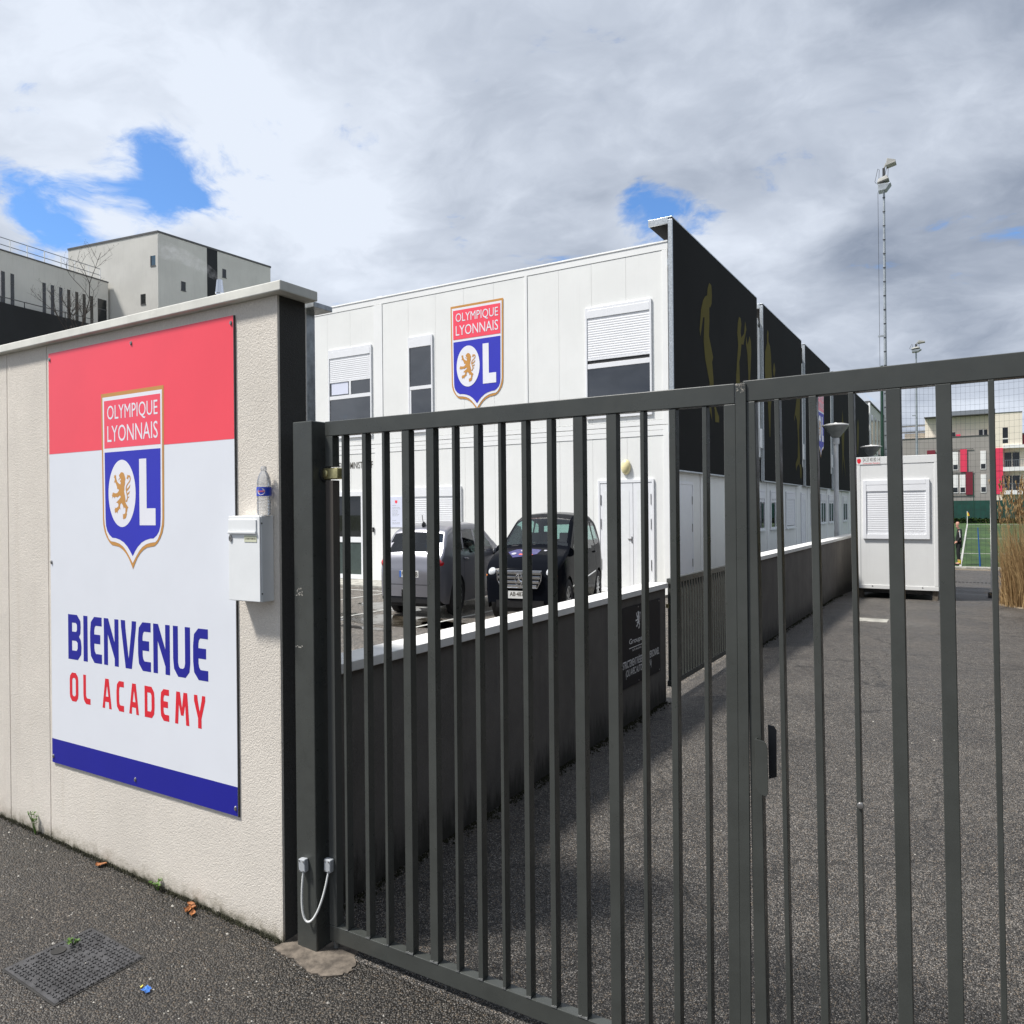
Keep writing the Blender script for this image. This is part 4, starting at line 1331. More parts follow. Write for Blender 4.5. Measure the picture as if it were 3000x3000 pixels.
for z, n in ((1.80, 2), (1.75, 4), (1.72, 4), (1.68, 3), (1.65, 3), (1.62, 3), (1.59, 3), (1.56, 3), (1.45, 2), (1.40, 4), (1.375, 4)):
    u = -11.56
    for k in range(n):
        w = rq.uniform(.03, .07)
        g.flat([[(u, z), (u + w, z), (u + w, z + .009), (u, z + .009)]], front(YB - .013))
        u += w + .012
obj('print_lines', g, 'box_grey', nb)
ic = thing('intercom', 'small black intercom on the white post beside the glazed entrance', 'intercom', (-12.13, YB, 1.18))
bx('case', ic, 'dark_plastic', -12.165, -12.115, YB - .03, YB - .0065, 1.18, 1.295, bevel=.006)
cs = thing('crest_sign', 'red and blue club crest fixed high on the white front of the modular building', 'sign', (-9.17, YB, 3.9))
crest(cs, lambda k: front(YB - .003 - .004 * k), -9.172, .682, 6.162, 0)
# side windows on the ground floor
SM = lambda a, n, z: (XB + .003 + n, a, z)
for a0, a1, z0, z1, kind in ((22.02, 23.2, 1.08, 2.16, 'open'), (24.06, 25.35, 1.06, 2.17, 'shut'), (26.42, 27.1, .06, 2.17, 'shut'), (28.2, 29.4, 1.08, 2.17, 'open'),
                             (30.2, 31.3, 1.08, 2.17, 'open'), (32.0, 33.2, 1.08, 2.17, 'open'), (33.9, 34.5, .06, 2.17, 'open'), (35.85, 37.1, 1.08, 2.17, 'open'), (20.1, 21.3, 1.08, 2.16, 'open')):
    f, b = unit(mbd, 'side_window', SM, a0, a1, z0, z1)
    b('shutter_box', f, 'pvc_white', a0 + .04, a1 - .04, .004, .034, z1 - .24, z1 - .06, .003)
    if kind == 'shut':
        shutter(f, SM, a0 + .04, a1 - .04, z1 - .24, z0 + .06)
    else:
        zb = shutter(f, SM, a0 + .04, a1 - .04, z1 - .24, z1 - .34)
        m_ = (a0 + a1) / 2
        b('mullion', f, 'pvc_white', m_ - .03, m_ + .03, .004, .026, z0 + .056, zb - .002)
        b('pane', f, 'window_glass', a0 + .04, m_ - .032, .0045, .008, z0 + .056, zb - .002)
        b('pane', f, 'window_glass', m_ + .032, a1 - .04, .0045, .008, z0 + .056, zb - .002)
    b('sill', f, 'pvc_white', a0 - .02, a1 + .02, .0, .06, z0 - .035, z0 - .002)
side_door = [(14.3, 15.1)]
f, b = unit(mbd, 'side_door', SM, 14.25, 15.1, .055, 2.2, fr=.06)
b('door_leaf', f, 'pvc_white', 14.295, 15.055, .004, .018, .075, 2.14, .003)
for z in (.5, 1.2, 1.75):
    b('hinge', f, 'screw_steel', 15.03, 15.05, .019, .03, z, z + .16)
fl = thing('flue_pipe', 'shiny steel flue pipe on the roof behind the street wall', 'chimney', (-20.21, 15.85, 6.7))
obj('pipe', G().lathe((-20.21, 15.85, 6.70), [(.105, 0), (.105, 1.86)], 18), 'chrome', fl, smooth=40)
obj('cone', G().lathe((-20.21, 15.85, 6.70), [(.135, 1.862), (.135, 1.90), (.125, 1.905), (.088, 2.26), (.086, 2.28)], 18), 'chrome', fl, smooth=40)

sm = thing('smoke_plume', 'thin white smoke drifting left from the steel flue pipe', 'smoke', (-20.21, 15.85, 8.99))
sp_ = [Vector((-20.21, 15.85, 8.99)), Vector((-20.32, 15.78, 9.10)), Vector((-20.6, 15.6, 9.35)), Vector((-21.1, 15.3, 9.68)), Vector((-21.8, 14.9, 9.98))]
obj('wisp', G().tube(sp_, .07, 10, r1=.30), 'smoke', sm, smooth=60)

# ------------------------------------------------------------------ black screens on the long side
XP = -4.745
names = ['first black facade screen, nearest, with gold footballer silhouettes', 'second black facade screen with a gold player and ball',
         'third black facade screen carrying part of a club crest', 'fourth black facade screen with a gold jumping figure', 'fifth black facade screen, farthest, beside the grey block']
spans = [(13.69, 20.15), (20.79, 26.09), (26.65, 31.83), (32.55, 37.75), (38.3, 44.7)]
figs = [[F1, F2, F3], [F4, F5, F6], [], [F7], [F8]]
for (a, b_), lab, fg in zip(spans, names, figs):
    s_ = thing('facade_screen', lab, 'screen', (XP, (a + b_) / 2, 2.38), 'black screens along the modular building')
    bx('cladding', s_, 'screen_black', XP - .03, XP, a + .02, b_, 2.40, 7.06)
    bx('edge_frame', s_, 'galvanised', XP - .075, XP + .004, a - .02, a + .0195, 2.385, 7.03, bevel=.003)
    bx('top_frame', s_, 'galvanised', XP - .075, XP + .006, a - .02, b_, 7.062, 7.085, bevel=.003)
    bx('bottom_frame', s_, 'galvanised', XP - .06, XP + .004, a + .02, b_, 2.372, 2.3985, bevel=.003)
    bx('top_return', s_, 'galvanised', XP - .46, XP - .076, a - .02, a + .02, 6.965, 7.085, bevel=.003)
    bx('return_soffit', s_, 'screen_black', XP - .455, XP - .076, a + .021, b_, 6.97, 7.06)
    for z in (3.1, 6.2):
        bx('wall_bracket', s_, 'galvanised', XB + .01, XP - .031, a + .03, a + .10, z, z + .12)
    for pts in fg:
        nm = 'ball' if pts is F5 else 'figure'
        obj(nm, G().flat([pts], side(XP + .004)), 'figure_gold', s_)
    if 'third' in lab:
        crest(s_, lambda k: (lambda u, v: (XP + .003 + .005 * k, u, v)), 29.55, .72, 5.95, 0)
    if a < 14:
        continue
    bx('conduit', s_, 'module_trim', XB + .011, XB + .08, a - .30, a - .20, 3.0, 6.4)
    bx('cable_box', s_, 'module_trim', XB + .011, XP - .02, a - .34, a - .06, 3.25, 3.75)

# ------------------------------------------------------------------ grey block beyond the screens
gb = thing('grey_block', 'pale grey office block beyond the farthest black screen', 'building', (-9, 52, 0))
bx('wall', gb, 'concrete_grey', -18, -4.76, 44.9, 62, -.5, 7.28)
bx('roof_edge', gb, 'roof_edge', -18.05, -4.70, 44.85, 62.05, 7.282, 7.36)
bx('white_corner', gb, 'module_trim', -4.80, -4.71, 44.86, 45.1, -.4, 7.27)
for k in range(7):
    y0 = 45.9 + k * 1.75
    for z0, z1 in ((4.75, 6.75), (2.9, 3.9), (.9, 1.9)):
        wf = bx('window', gb, 'far_glass', -4.759, -4.752, y0, y0 + .75, z0, z1)
        bx('sill', wf, 'roof_edge', -4.759, -4.72, y0 - .03, y0 + .78, z0 - .06, z0 - .001)


# ------------------------------------------------------------------ parked cars
KP = 1 / 1.5


def interp(pts, u):
    for (a, za), (b, zb_) in zip(pts, pts[1:]):
        if u <= b:
            t = (u - a) / (b - a)
            return za + (zb_ - za) * t
    return pts[-1][1]


def in_poly(x, y, poly):
    r = False
    j = len(poly) - 1
    for i in range(len(poly)):
        if (poly[i][1] > y) != (poly[j][1] > y) and x < (poly[j][0] - poly[i][0]) * (y - poly[i][1]) / (poly[j][1] - poly[i][1]) + poly[i][0]:
            r = not r
        j = i
    return r


class Car:
    def __init__(s, name, label, spec, loc, rot):
        s.sp = spec
        s.L, s.W = spec['L'], spec['W']
        s.root = thing(name, label, 'car', loc)
        s.root.rotation_euler = (0, 0, R(rot))
        ORG[s.root.name] = (0, 0, 0)
        s.build()

    def P(s, u, v, z):
        return (v * KP, (u - s.L / 2) * KP, z)

    def zt(s, u):
        w = .05
        return sum(interp(s.sp['top'], min(max(u + w * k, 0), s.L)) for k in (-1, 0, 1)) / 3

    def zb(s, u):
        z = .21
        if u < .25:
            z += .10 * (1 - u / .25) ** 2
        if u > s.L - .3:
            z += .12 * ((u - s.L + .3) / .3) ** 2
        for uc in s.sp['axles']:
            r = .355
            if abs(u - uc) < r:
                z = max(z, .31 + math.sqrt(r * r - (u - uc) ** 2))
        return z

    def hw(s, u, z):
        h = s.W / 2
        a, b = .62, .5
        if u < a:
            h *= .80 + .20 * math.sqrt(max(0, 1 - ((a - u) / a) ** 2))
        if u > s.L - b:
            h *= .84 + .16 * math.sqrt(max(0, 1 - ((u - s.L + b) / b) ** 2))
        belt, H = s.sp['belt'] + .03 * (u / s.L), s.sp['H']
        if z < .6:
            h *= .945 + .055 * (1 - ((.6 - z) / .4) ** 2)
        elif z < belt:
            h *= 1 - .03 * ((z - .6) / (belt - .6)) ** 2
        else:
            h *= .97 - .215 * (z - belt) / (H - belt)
        return h

    def build(s):
        sp, P = s.sp, s.P
        us = [s.L * k / 190 for k in range(191)]
        n1, n2, n3 = 30, 6, 8
        nrow = n1 + n2 + n3 + 1
        pts = []
        for u in us:
            zb, zt = s.zb(u), s.zt(u)
            r = min(.10 if zt > 1.15 else .06, (zt - zb) * .35)
            col = []
            for k in range(n1 + 1):
                z = zb + (zt - r - zb) * k / n1
                col.append((s.hw(u, z), z))
            w = s.hw(u, zt - r)
            for k in range(1, n2 + 1):
                a = k / n2 * math.pi / 2
                col.append((w - r + r * math.cos(a), zt - r + r * math.sin(a)))
            w2 = w - r
            for k in range(1, n3 + 1):
                v = w2 * (1 - k / n3)
                col.append((v, zt + sp['crown'] * (1 - (v / w2) ** 2)))
            pts.append(col)
        body, glass, back = G(), G(), G()
        cache = {}

        def vid(g, i, k, sgn):
            key = (id(g), i, k, sgn if k < nrow - 1 else 0)
            if key not in cache:
                v, z = pts[i][k]
                g.v.append(P(us[i], v * sgn, z))
                cache[key] = len(g.v) - 1
            return cache[key]
        wins = sp['wins']
        for i in range(len(us) - 1):
            um = (us[i] + us[i + 1]) / 2
            for k in range(nrow - 1):
                vm = (pts[i][k][0] + pts[i + 1][k + 1][0]) / 2
                zm = (pts[i][k][1] + pts[i + 1][k + 1][1]) / 2
                g = body
                if k < n1:
                    for j, pl_ in enumerate(wins):
                        if in_poly(um, zm, pl_):
                            g = glass if j == 0 else back
                else:
                    wm = s.hw(um, s.zt(um))
                    if sp['ws'][0] < um < sp['ws'][1] and vm < wm - .075:
                        g = glass
                    if sp['rw'][0] < um < sp['rw'][1] and vm < wm - .10:
                        g = back
                for sg in (1, -1):
                    f = (vid(g, i, k, sg), vid(g, i + 1, k, sg), vid(g, i + 1, k + 1, sg), vid(g, i, k + 1, sg))
                    f = tuple(dict.fromkeys(f))
                    if len(f) > 2:
                        g.f.append(f if sg > 0 else f[::-1])
        for i in (0, len(us) - 1):
            ring = [vid(body, i, k, 1) for k in range(nrow)] + [vid(body, i, k, -1) for k in range(nrow - 2, -1, -1)]
            body.f.append(tuple(ring))
        s.body = obj('body', body, sp['paint'], s.root, smooth=32)
        obj('window', glass, 'car_glass', s.root, smooth=40)
        obj('rear_window', back, sp['tint'], s.root, smooth=40)
        # underside and cabin
        bxl = lambda nm, par, m, u0, u1, v0, v1, z0, z1, bev=0.0: obj(nm, G().box(v0 * KP, v1 * KP, (u0 - s.L / 2) * KP, (u1 - s.L / 2) * KP, z0, z1), m, par, bevel=bev)
        s.bxl = bxl
        bxl('underside', s.root, 'car_trim', .1, s.L - .12, -.62, .62, .17, .62)
        bxl('dashboard', s.root, 'car_trim', 1.02, 1.45, -.66, .66, .7, .93, .02)
        for u, v in ((2.0, -.37), (2.0, .37), (2.85, -.37), (2.85, .37)):
            st = G().hexa([P(u, v - .24, .72), P(u, v + .24, .72), P(u + .15, v + .24, .72), P(u + .15, v - .24, .72)],
                          [P(u + .17, v - .20, 1.12), P(u + .17, v + .20, 1.12), P(u + .27, v + .20, 1.12), P(u + .27, v - .20, 1.12)])
            so = obj('seat', st, 'seat_dark', s.root, bevel=.02)
            g = G().hexa([P(u + .20, v - .12, 1.14), P(u + .20, v + .12, 1.14), P(u + .28, v + .12, 1.14), P(u + .28, v - .12, 1.14)],
                         [P(u + .21, v - .12, 1.29), P(u + .21, v + .12, 1.29), P(u + .29, v + .12, 1.29), P(u + .29, v - .12, 1.29)])
            obj('headrest', g, 'seat_dark', so, bevel=.02)
        g = G()
        ring = [P(1.50 + .05 * math.sin(a * math.pi / 10), -.37 + .18 * math.cos(a * math.pi / 10), .93 + .17 * math.sin(a * math.pi / 10)) for a in range(21)]
        obj('steering_wheel', g.tube(ring, .016, 6), 'car_trim', s.root)
        # wheels
        for uc in sp['axles']:
            for sg in (1, -1):
                s.wheel(uc, sg)
        # door gaps
        for u in sp['doors']:
            for sg in (1, -1):
                s.side_strip([(u, z) for z in [.27 + .05 * k for k in range(14)]], sg, .010, 'car_trim', 'door_gap')
        for u, z in sp['handles']:
            for sg in (1, -1):
                h = s.hw(u, z)
                g = G().tube([P(u - .09, sg * (h + .008), z), P(u - .05, sg * (h + .028), z + .004), P(u + .05, sg * (h + .028), z + .006), P(u + .09, sg * (h + .008), z + .004)], .014, 8)
                obj('door_handle', g, sp['paint'], s.root, smooth=60)
        for sg in (1, -1):
            u, z = sp['mirror']
            h = s.hw(u, z)
            s.ell('mirror', u, sg * (h + .13), z, .07, .115, .085, sp['paint'])
            obj('mirror_arm', G().tube([P(u + .03, sg * (h - .02), z - .05), P(u, sg * (h + .1), z - .03)], .022, 6), 'car_trim', s.root)

    def ell(s, nm, u, v, z, ru, rv, rz, m, par=None, squash=1.0):
        g = G()
        a_n, b_n = 10, 16
        for i in range(a_n + 1):
            a = -math.pi / 2 + math.pi * i / a_n
            for j in range(b_n):
                b = 2 * math.pi * j / b_n
                e = .75
                cx = math.copysign(abs(math.cos(b)) ** e, math.cos(b))
                cy = math.copysign(abs(math.sin(b)) ** e, math.sin(b))
                g.v.append(s.P(u + ru * math.cos(a) * cx, v + rv * math.cos(a) * cy, z + rz * math.sin(a)))
        for i in range(a_n):
            for j in range(b_n):
                g.f.append((i * b_n + j, i * b_n + (j + 1) % b_n, (i + 1) * b_n + (j + 1) % b_n, (i + 1) * b_n + j))
        return obj(nm, g, m, par or s.root, smooth=60)

    def side_strip(s, uz, sg, w, m, nm, off=.004, horiz=False):
        g = G()
        for u, z in uz:
            h = s.hw(u, z) + off
            if horiz:
                g.v += [s.P(u, sg * h, z - w / 2), s.P(u, sg * h, z + w / 2)]
            else:
                g.v += [s.P(u - w / 2, sg * h, z), s.P(u + w / 2, sg * h, z)]
        for k in range(len(uz) - 1):
            g.f.append((2 * k, 2 * k + 1, 2 * k + 3, 2 * k + 2))
        return obj(nm, g, m, s.root)

    def wheel(s, uc, sg):
        L = s.L
        v1 = sg * (s.W / 2 - .02)
        prof = [(.195, .0), (.225, .012), (.285, .018), (.308, .0), (.312, -.05), (.312, -.15), (.30, -.19), (.22, -.20)]
        def ring(prof, m, nm, par, n=28):
            g = G()
            for r, dv in prof:
                for j in range(n):
                    a = 2 * math.pi * j / n
                    g.v.append(s.P(uc + r * math.cos(a), v1 + sg * dv, .312 + r * math.sin(a)))
            for k in range(len(prof) - 1):
                for j in range(n):
                    g.f.append((k * n + j, k * n + (j + 1) % n, (k + 1) * n + (j + 1) % n, (k + 1) * n + j))
            g.f.append(tuple((len(prof) - 1) * n + j for j in range(n)))
            return obj(nm, g, m, par, smooth=40)
        ty = ring(prof, 'tyre', 'wheel', s.root)
        ring([(.205, .004), (.212, -.01), (.19, -.03), (.188, -.09)], 'car_trim', 'wheel_well', ty)
        g = G()
        for k in range(10):
            a = 2 * math.pi * k / 10
            d = .07
            i = len(g.v)
            for r, da, dv in ((.035, .55, -.012), (.200, .11, -.006)):
                for sd in (-1, 1):
                    g.v.append(s.P(uc + r * math.cos(a + sd * da), v1 + sg * dv, .312 + r * math.sin(a + sd * da)))
            g.f.append((i, i + 1, i + 3, i + 2))
        n = 24
        i0 = len(g.v)
        for r in (.19, .208):
            for j in range(n):
                a = 2 * math.pi * j / n
                g.v.append(s.P(uc + r * math.cos(a), v1 + sg * .003, .312 + r * math.sin(a)))
        for j in range(n):
            g.f.append((i0 + j, i0 + (j + 1) % n, i0 + n + (j + 1) % n, i0 + n + j))
        i0 = len(g.v)
        for j in range(12):
            a = 2 * math.pi * j / 12
            g.v.append(s.P(uc + .05 * math.cos(a), v1 - sg * .008, .312 + .05 * math.sin(a)))
        g.f.append(tuple(range(i0, i0 + 12)))
        obj('rim', g, 'rim_silver', ty)


blk = Car('parked_car', 'black hatchback with chrome grille facing the gate, parked by the white building', dict(
    L=4.27, W=1.79, H=1.60, crown=.03, belt=.98, paint='car_black', tint='car_glass', axles=(.84, 3.62),
    top=[(0, .62), (.02, .70), (.10, .79), (.30, .89), (.6, .985), (.92, 1.05), (1.02, 1.09), (1.80, 1.50), (2.15, 1.575), (2.8, 1.60), (3.45, 1.565), (3.85, 1.46), (4.10, 1.10), (4.22, .95), (4.26, .80), (4.27, .62)],
    ws=(1.06, 1.84), rw=(3.90, 4.10), doors=(1.42, 2.45, 3.35), handles=((2.3, .93), (3.2, .95)), mirror=(1.42, 1.03),
    wins=[[(1.35, 1.04), (1.72, 1.30), (2.02, 1.46), (2.42, 1.51), (2.42, 1.03)], [(2.5, 1.03), (2.5, 1.51), (3.2, 1.48), (3.3, 1.05)], [(3.4, 1.06), (3.36, 1.46), (3.6, 1.42), (3.82, 1.2), (3.86, 1.1)]]),
    (-5.95, 11.0, 0), 11)
B, P = blk, blk.P
g = G()
for z, hwid in ((.745, .50), (.680, .485), (.615, .455), (.555, .40)):
    g.box(-hwid * KP, hwid * KP, (-.045 - blk.L / 2) * KP, (.02 - blk.L / 2) * KP, z - .021, z + .021)
gr_ = obj('grille', g, 'chrome', blk.root, bevel=.004)
blk.bxl('grille_back', gr_, 'car_trim', -.012, .02, -.44, .44, .53, .77)
ring = [P(-.04, v_, z_) for v_, z_ in ((-.52, .775), (.52, .775), (.50, .64), (.42, .53), (-.42, .53), (-.50, .64), (-.52, .775))]
obj('grille_frame', G().tube(ring, .010, 6), 'chrome', gr_)
sr = [P(-.055, .085 * math.cos(a * math.pi / 12), .65 + .085 * math.sin(a * math.pi / 12)) for a in range(25)]
g = G().tube(sr, .009, 6)
for k in range(3):
    a = math.pi / 2 + k * 2 * math.pi / 3
    g.tube([P(-.055, 0, .65), P(-.055, .08 * math.cos(a), .65 + .08 * math.sin(a))], .010, 5)
obj('star_emblem', g, 'chrome', gr_)
for sg in (1, -1):
    hl = blk.ell('headlight', .27, sg * .67, .735, .24, .135, .095, 'lamp_clear')
    blk.ell('indicator', .14, sg * .74, .70, .09, .09, .035, 'indicator_orange', hl)
    blk.ell('fog_lamp', .09, sg * .62, .36, .07, .08, .035, 'chrome')
    blk.side_strip([(1.1 + .05 * k, .50 + .003 * k) for k in range(44)], sg, .022, 'chrome', 'side_moulding', off=.010, horiz=True)
    blk.ell('tail_light', 4.14, sg * .74, .98, .10, .08, .13, 'tail_red')
pf = blk.bxl('number_plate', blk.root, 'plate_white', -.035, -.018, -.26, .26, .375, .485)
obj('plate_text', text_geo('AB·487·AJ', lambda u, v: P(-.037, u, v), -.22, .22, .39, .47, .02), 'print_dark', pf)
blk.bxl('lower_grille', blk.root, 'car_trim', -.012, .03, -.55, .55, .24, .345)
obj('wiper', G().tube([P(1.02, -.55, 1.10), P(1.05, 0, 1.125), P(1.05, .5, 1.115)], .012, 5), 'car_trim', blk.root)


def hood(car, pts, m, nm, off=.006):
    g = G()
    cu = sum(p[0] for p in pts) / len(pts)
    cv = sum(p[1] for p in pts) / len(pts)
    def hp(u, v):
        w = car.hw(u, car.zt(u)) - .06
        return P(u, v, car.zt(u) + car.sp['crown'] * (1 - (v / w) ** 2) + off)
    rings = 6
    n = len(pts)
    for k in range(1, rings + 1):
        for u, v in pts:
            t = k / rings
            g.v.append(hp(cu + (u - cu) * t, cv + (v - cv) * t))
    g.v.append(hp(cu, cv))
    c = len(g.v) - 1
    for j in range(n):
        g.f.append((c, j, (j + 1) % n))
    for k in range(rings - 1):
        for j in range(n):
            g.f.append((k * n + j, k * n + (j + 1) % n, (k + 1) * n + (j + 1) % n, (k + 1) * n + j))
    return obj(nm, g, m, car.root)


hood(blk, [(.66, -.50), (.40, -.30), (.46, 0), (.55, .22), (.80, .25), (.86, -.05), (.82, -.35)], 'decal_violet', 'bonnet_decal')
hood(blk, [(.72 + .07 * math.cos(a), -.12 + .10 * math.sin(a)) for a in [k * .524 for k in range(12)]], 'decal_pale', 'decal_oval', .010)
hood(blk, [(.56 + .05 * math.cos(a), -.33 + .06 * math.sin(a)) for a in [k * .524 for k in range(12)]], 'decal_pale', 'decal_oval', .010)
hood(blk, [(.50, -.20), (.47, .12), (.52, .14), (.55, -.18)], 'label_red', 'decal_stripe', .010)
hood(blk, [(.76 + .04 * math.cos(a), .36 + .04 * math.sin(a)) for a in [k * .524 for k in range(12)]], 'decal_pale', 'decal_oval', .008)

slv = Car('parked_car', 'silver grey estate hatchback seen from behind, nose to the white building', dict(
    L=4.28, W=1.78, H=1.475, crown=.03, belt=.93, paint='car_silver', tint='tinted_glass', axles=(.88, 3.50),
    top=[(0, .58), (.03, .68), (.12, .75), (.5, .87), (1.0, .95), (1.15, .99), (1.9, 1.39), (2.3, 1.455), (2.9, 1.455), (3.5, 1.41), (3.76, 1.35), (4.10, .99), (4.18, .93), (4.25, .80), (4.28, .62)],
    ws=(1.2, 1.92), rw=(3.80, 4.09), doors=(1.5, 2.5, 3.2), handles=((2.35, .86), (3.1, .885)), mirror=(1.55, .96),
    wins=[[(1.5, .97), (1.95, 1.27), (2.2, 1.37), (2.45, 1.39), (2.45, .97)], [(2.53, .98), (2.53, 1.39), (3.05, 1.35), (3.12, 1.0)], [(3.2, 1.01), (3.14, 1.33), (3.45, 1.25), (3.62, 1.08)]]),
    (-7.70, 10.80, 0), 186)
P = slv.P
for sg in (1, -1):
    tl = slv.ell('tail_light', 4.03, sg * .715, .845, .25, .135, .095, 'tail_red')
    slv.ell('reverse_lamp', 4.20, sg * .66, .83, .06, .07, .03, 'lamp_clear', tl)
    slv.ell('reflector', 4.22, sg * .66, .36, .05, .11, .022, 'tail_red')
    slv.side_strip([(1.5 + .05 * k, .985 + .0018 * k) for k in range(42)], sg, .014, 'chrome', 'window_trim', off=.006, horiz=True)
np_ = slv.bxl('number_plate', slv.root, 'plate_white', 4.262, 4.285, -.26, .26, .63, .735)
slv.bxl('country_band', np_, 'plate_blue', 4.2855, 4.287, .215, .26, .632, .733)
obj('plate_text', text_geo('FT·516·ZB', lambda u, v: P(4.288, -u, v), -.20, .24, .645, .72, .02), 'print_dark', np_)
slv.bxl('boot_seam', slv.root, 'car_trim', 4.18, 4.262, -.62, .62, .748, .758)
slv.bxl('bumper_seam', slv.root, 'car_trim', 4.2, 4.284, -.66, .66, .515, .522)
slv.bxl('bumper_valance', slv.root, 'car_trim', 4.0, 4.262, -.62, .62, .20, .33, .03)
tb = G().tube([P(4.2, .12, .28), P(4.33, .12, .28), P(4.36, .12, .36), P(4.36, .12, .40)], .025, 8)
tbo = obj('tow_bar', tb, 'car_trim', slv.root, smooth=60)
slv.ell('tow_ball', 4.36, .12, .43, .033, .033, .033, 'car_trim', tbo)
obj('wiper', G().tube([P(4.10, 0, 1.03), P(4.02, .3, 1.09)], .012, 5), 'car_trim', slv.root)
slv.ell('aerial_fin', 3.6, 0, 1.44, .09, .02, .05, 'car_trim')
obj('aerial', G().tube([P(3.62, 0, 1.45), P(3.68, 0, 1.60)], .006, 5), 'car_trim', slv.root)


# ------------------------------------------------------------------ site cabin
CY = 15.6
cb = thing('site_cabin', 'white site cabin with closed shutter and phone number down the driveway', 'cabin', (-1.2, 17.5, 0))
bx('wall', cb, 'cabin_white', -1.868, -.552, CY + .006, 19.7, .225, 2.45)
bx('top_fascia', cb, 'cabin_white', -1.884, -.548, CY - .002, 19.72, 2.452, 2.592, bevel=.006)
bx('base_rail', cb, 'cabin_white', -1.872, -.544, CY - .004, 19.71, .150, .224, bevel=.005)
for x0, x1 in ((-1.874, -1.812), (-.606, -.546)):
    bx('corner_post', cb, 'cabin_white', x0, x1, CY - .001, CY + .06, .2245, 2.4515, bevel=.008)
bx('underside', cb, 'joint_dark', -1.80, -.60, CY + .12, 19.5, .07, .15)
for x, y in ((-.60, CY + .04), (-1.83, CY + .10), (-.62, 19.4), (-1.8, 19.4)):
    bk = bx('foot_block', cb, 'concrete', x - .045, x + .045, y, y + .16, -.35, .149, bevel=.004)
CM = lambda a, n, z: (a, CY + .004 - n, z)
f, b = unit(cb, 'window', CM, -1.768, -.678, 1.075, 2.155, fr=.085, proud=.035)
b('shutter_box', f, 'pvc_white', -1.71, -.735, .004, .03, 1.952, 2.068, .003)
zb = shutter(f, CM, -1.71, -.735, 1.952, 1.20, pitch=.041)
b('shutter_rail', f, 'pvc_white', -1.71, -.735, .006, .02, 1.162, zb - .002)
st = bx('phone_sign', cb, 'cabin_white', -1.872, -1.47, CY - .0052, CY - .0022, 2.455, 2.588)
obj('digits', text_geo('04 37 40 80 14', front(CY - .0062), -1.765, -1.48, 2.505, 2.580, .0), 'print_dark', st)
obj('red_line', text_geo('Construction Modulaire', front(CY - .0062), -1.765, -1.48, 2.462, 2.492, .0), 'sign_text_red', st)
hp_ = [(-1.866, 2.545), (-1.850, 2.572), (-1.832, 2.560), (-1.815, 2.572), (-1.797, 2.545), (-1.80, 2.50), (-1.832, 2.465), (-1.862, 2.50)]
obj('heart_mark', G().flat([hp_], front(CY - .0062)), 'sign_text_red', st)
for x in (-1.62, -.80):
    obj('screw', G().tube([(x, CY - .004, .20), (x, CY - .008, .20)], .012, 8), 'screw_steel', cb)

# ------------------------------------------------------------------ lamp posts, masts and netting
for (x, y, top), lab in (((-3.0, 21.0, 3.83), 'nearer pale lamp post with a conical glass head in front of the black screens'), ((-3.0, 28.8, 3.81), 'farther pale lamp post whose conical head shows just above the site cabin')):
    lp = thing('lamp_post', lab, 'lamp post', (x, y, 0), 'lamp posts beside the modular building')
    obj('pole', G().lathe((x, y, 0), [(.10, -.3), (.10, .3), (.062, .32), (.055, top - .55)], 14), 'lamp_grey', lp, smooth=40)
    obj('collar', G().lathe((x, y, 0), [(.078, top - .549), (.082, top - .53), (.082, top - .40), (.06, top - .385)], 14), 'lamp_grey', lp, smooth=40)
    hd = obj('glass_cone', G().lathe((x, y, 0), [(.085, top - .384), (.10, top - .37), (.30, top - .115), (.31, top - .09)], 20), 'lamp_diffuser', lp, smooth=40) if 'lamp_diffuser' in MATS else obj('glass_cone', G().lathe((x, y, 0), [(.085, top - .384), (.10, top - .37), (.30, top - .115), (.31, top - .09)], 20), 'lamp_grey', lp, smooth=40)
    obj('lid', G().lathe((x, y, 0), [(.34, top - .089), (.345, top - .06), (.20, top - .03), (.04, top - .02), (.03, top)], 20), 'coping_clean', lp, smooth=50)


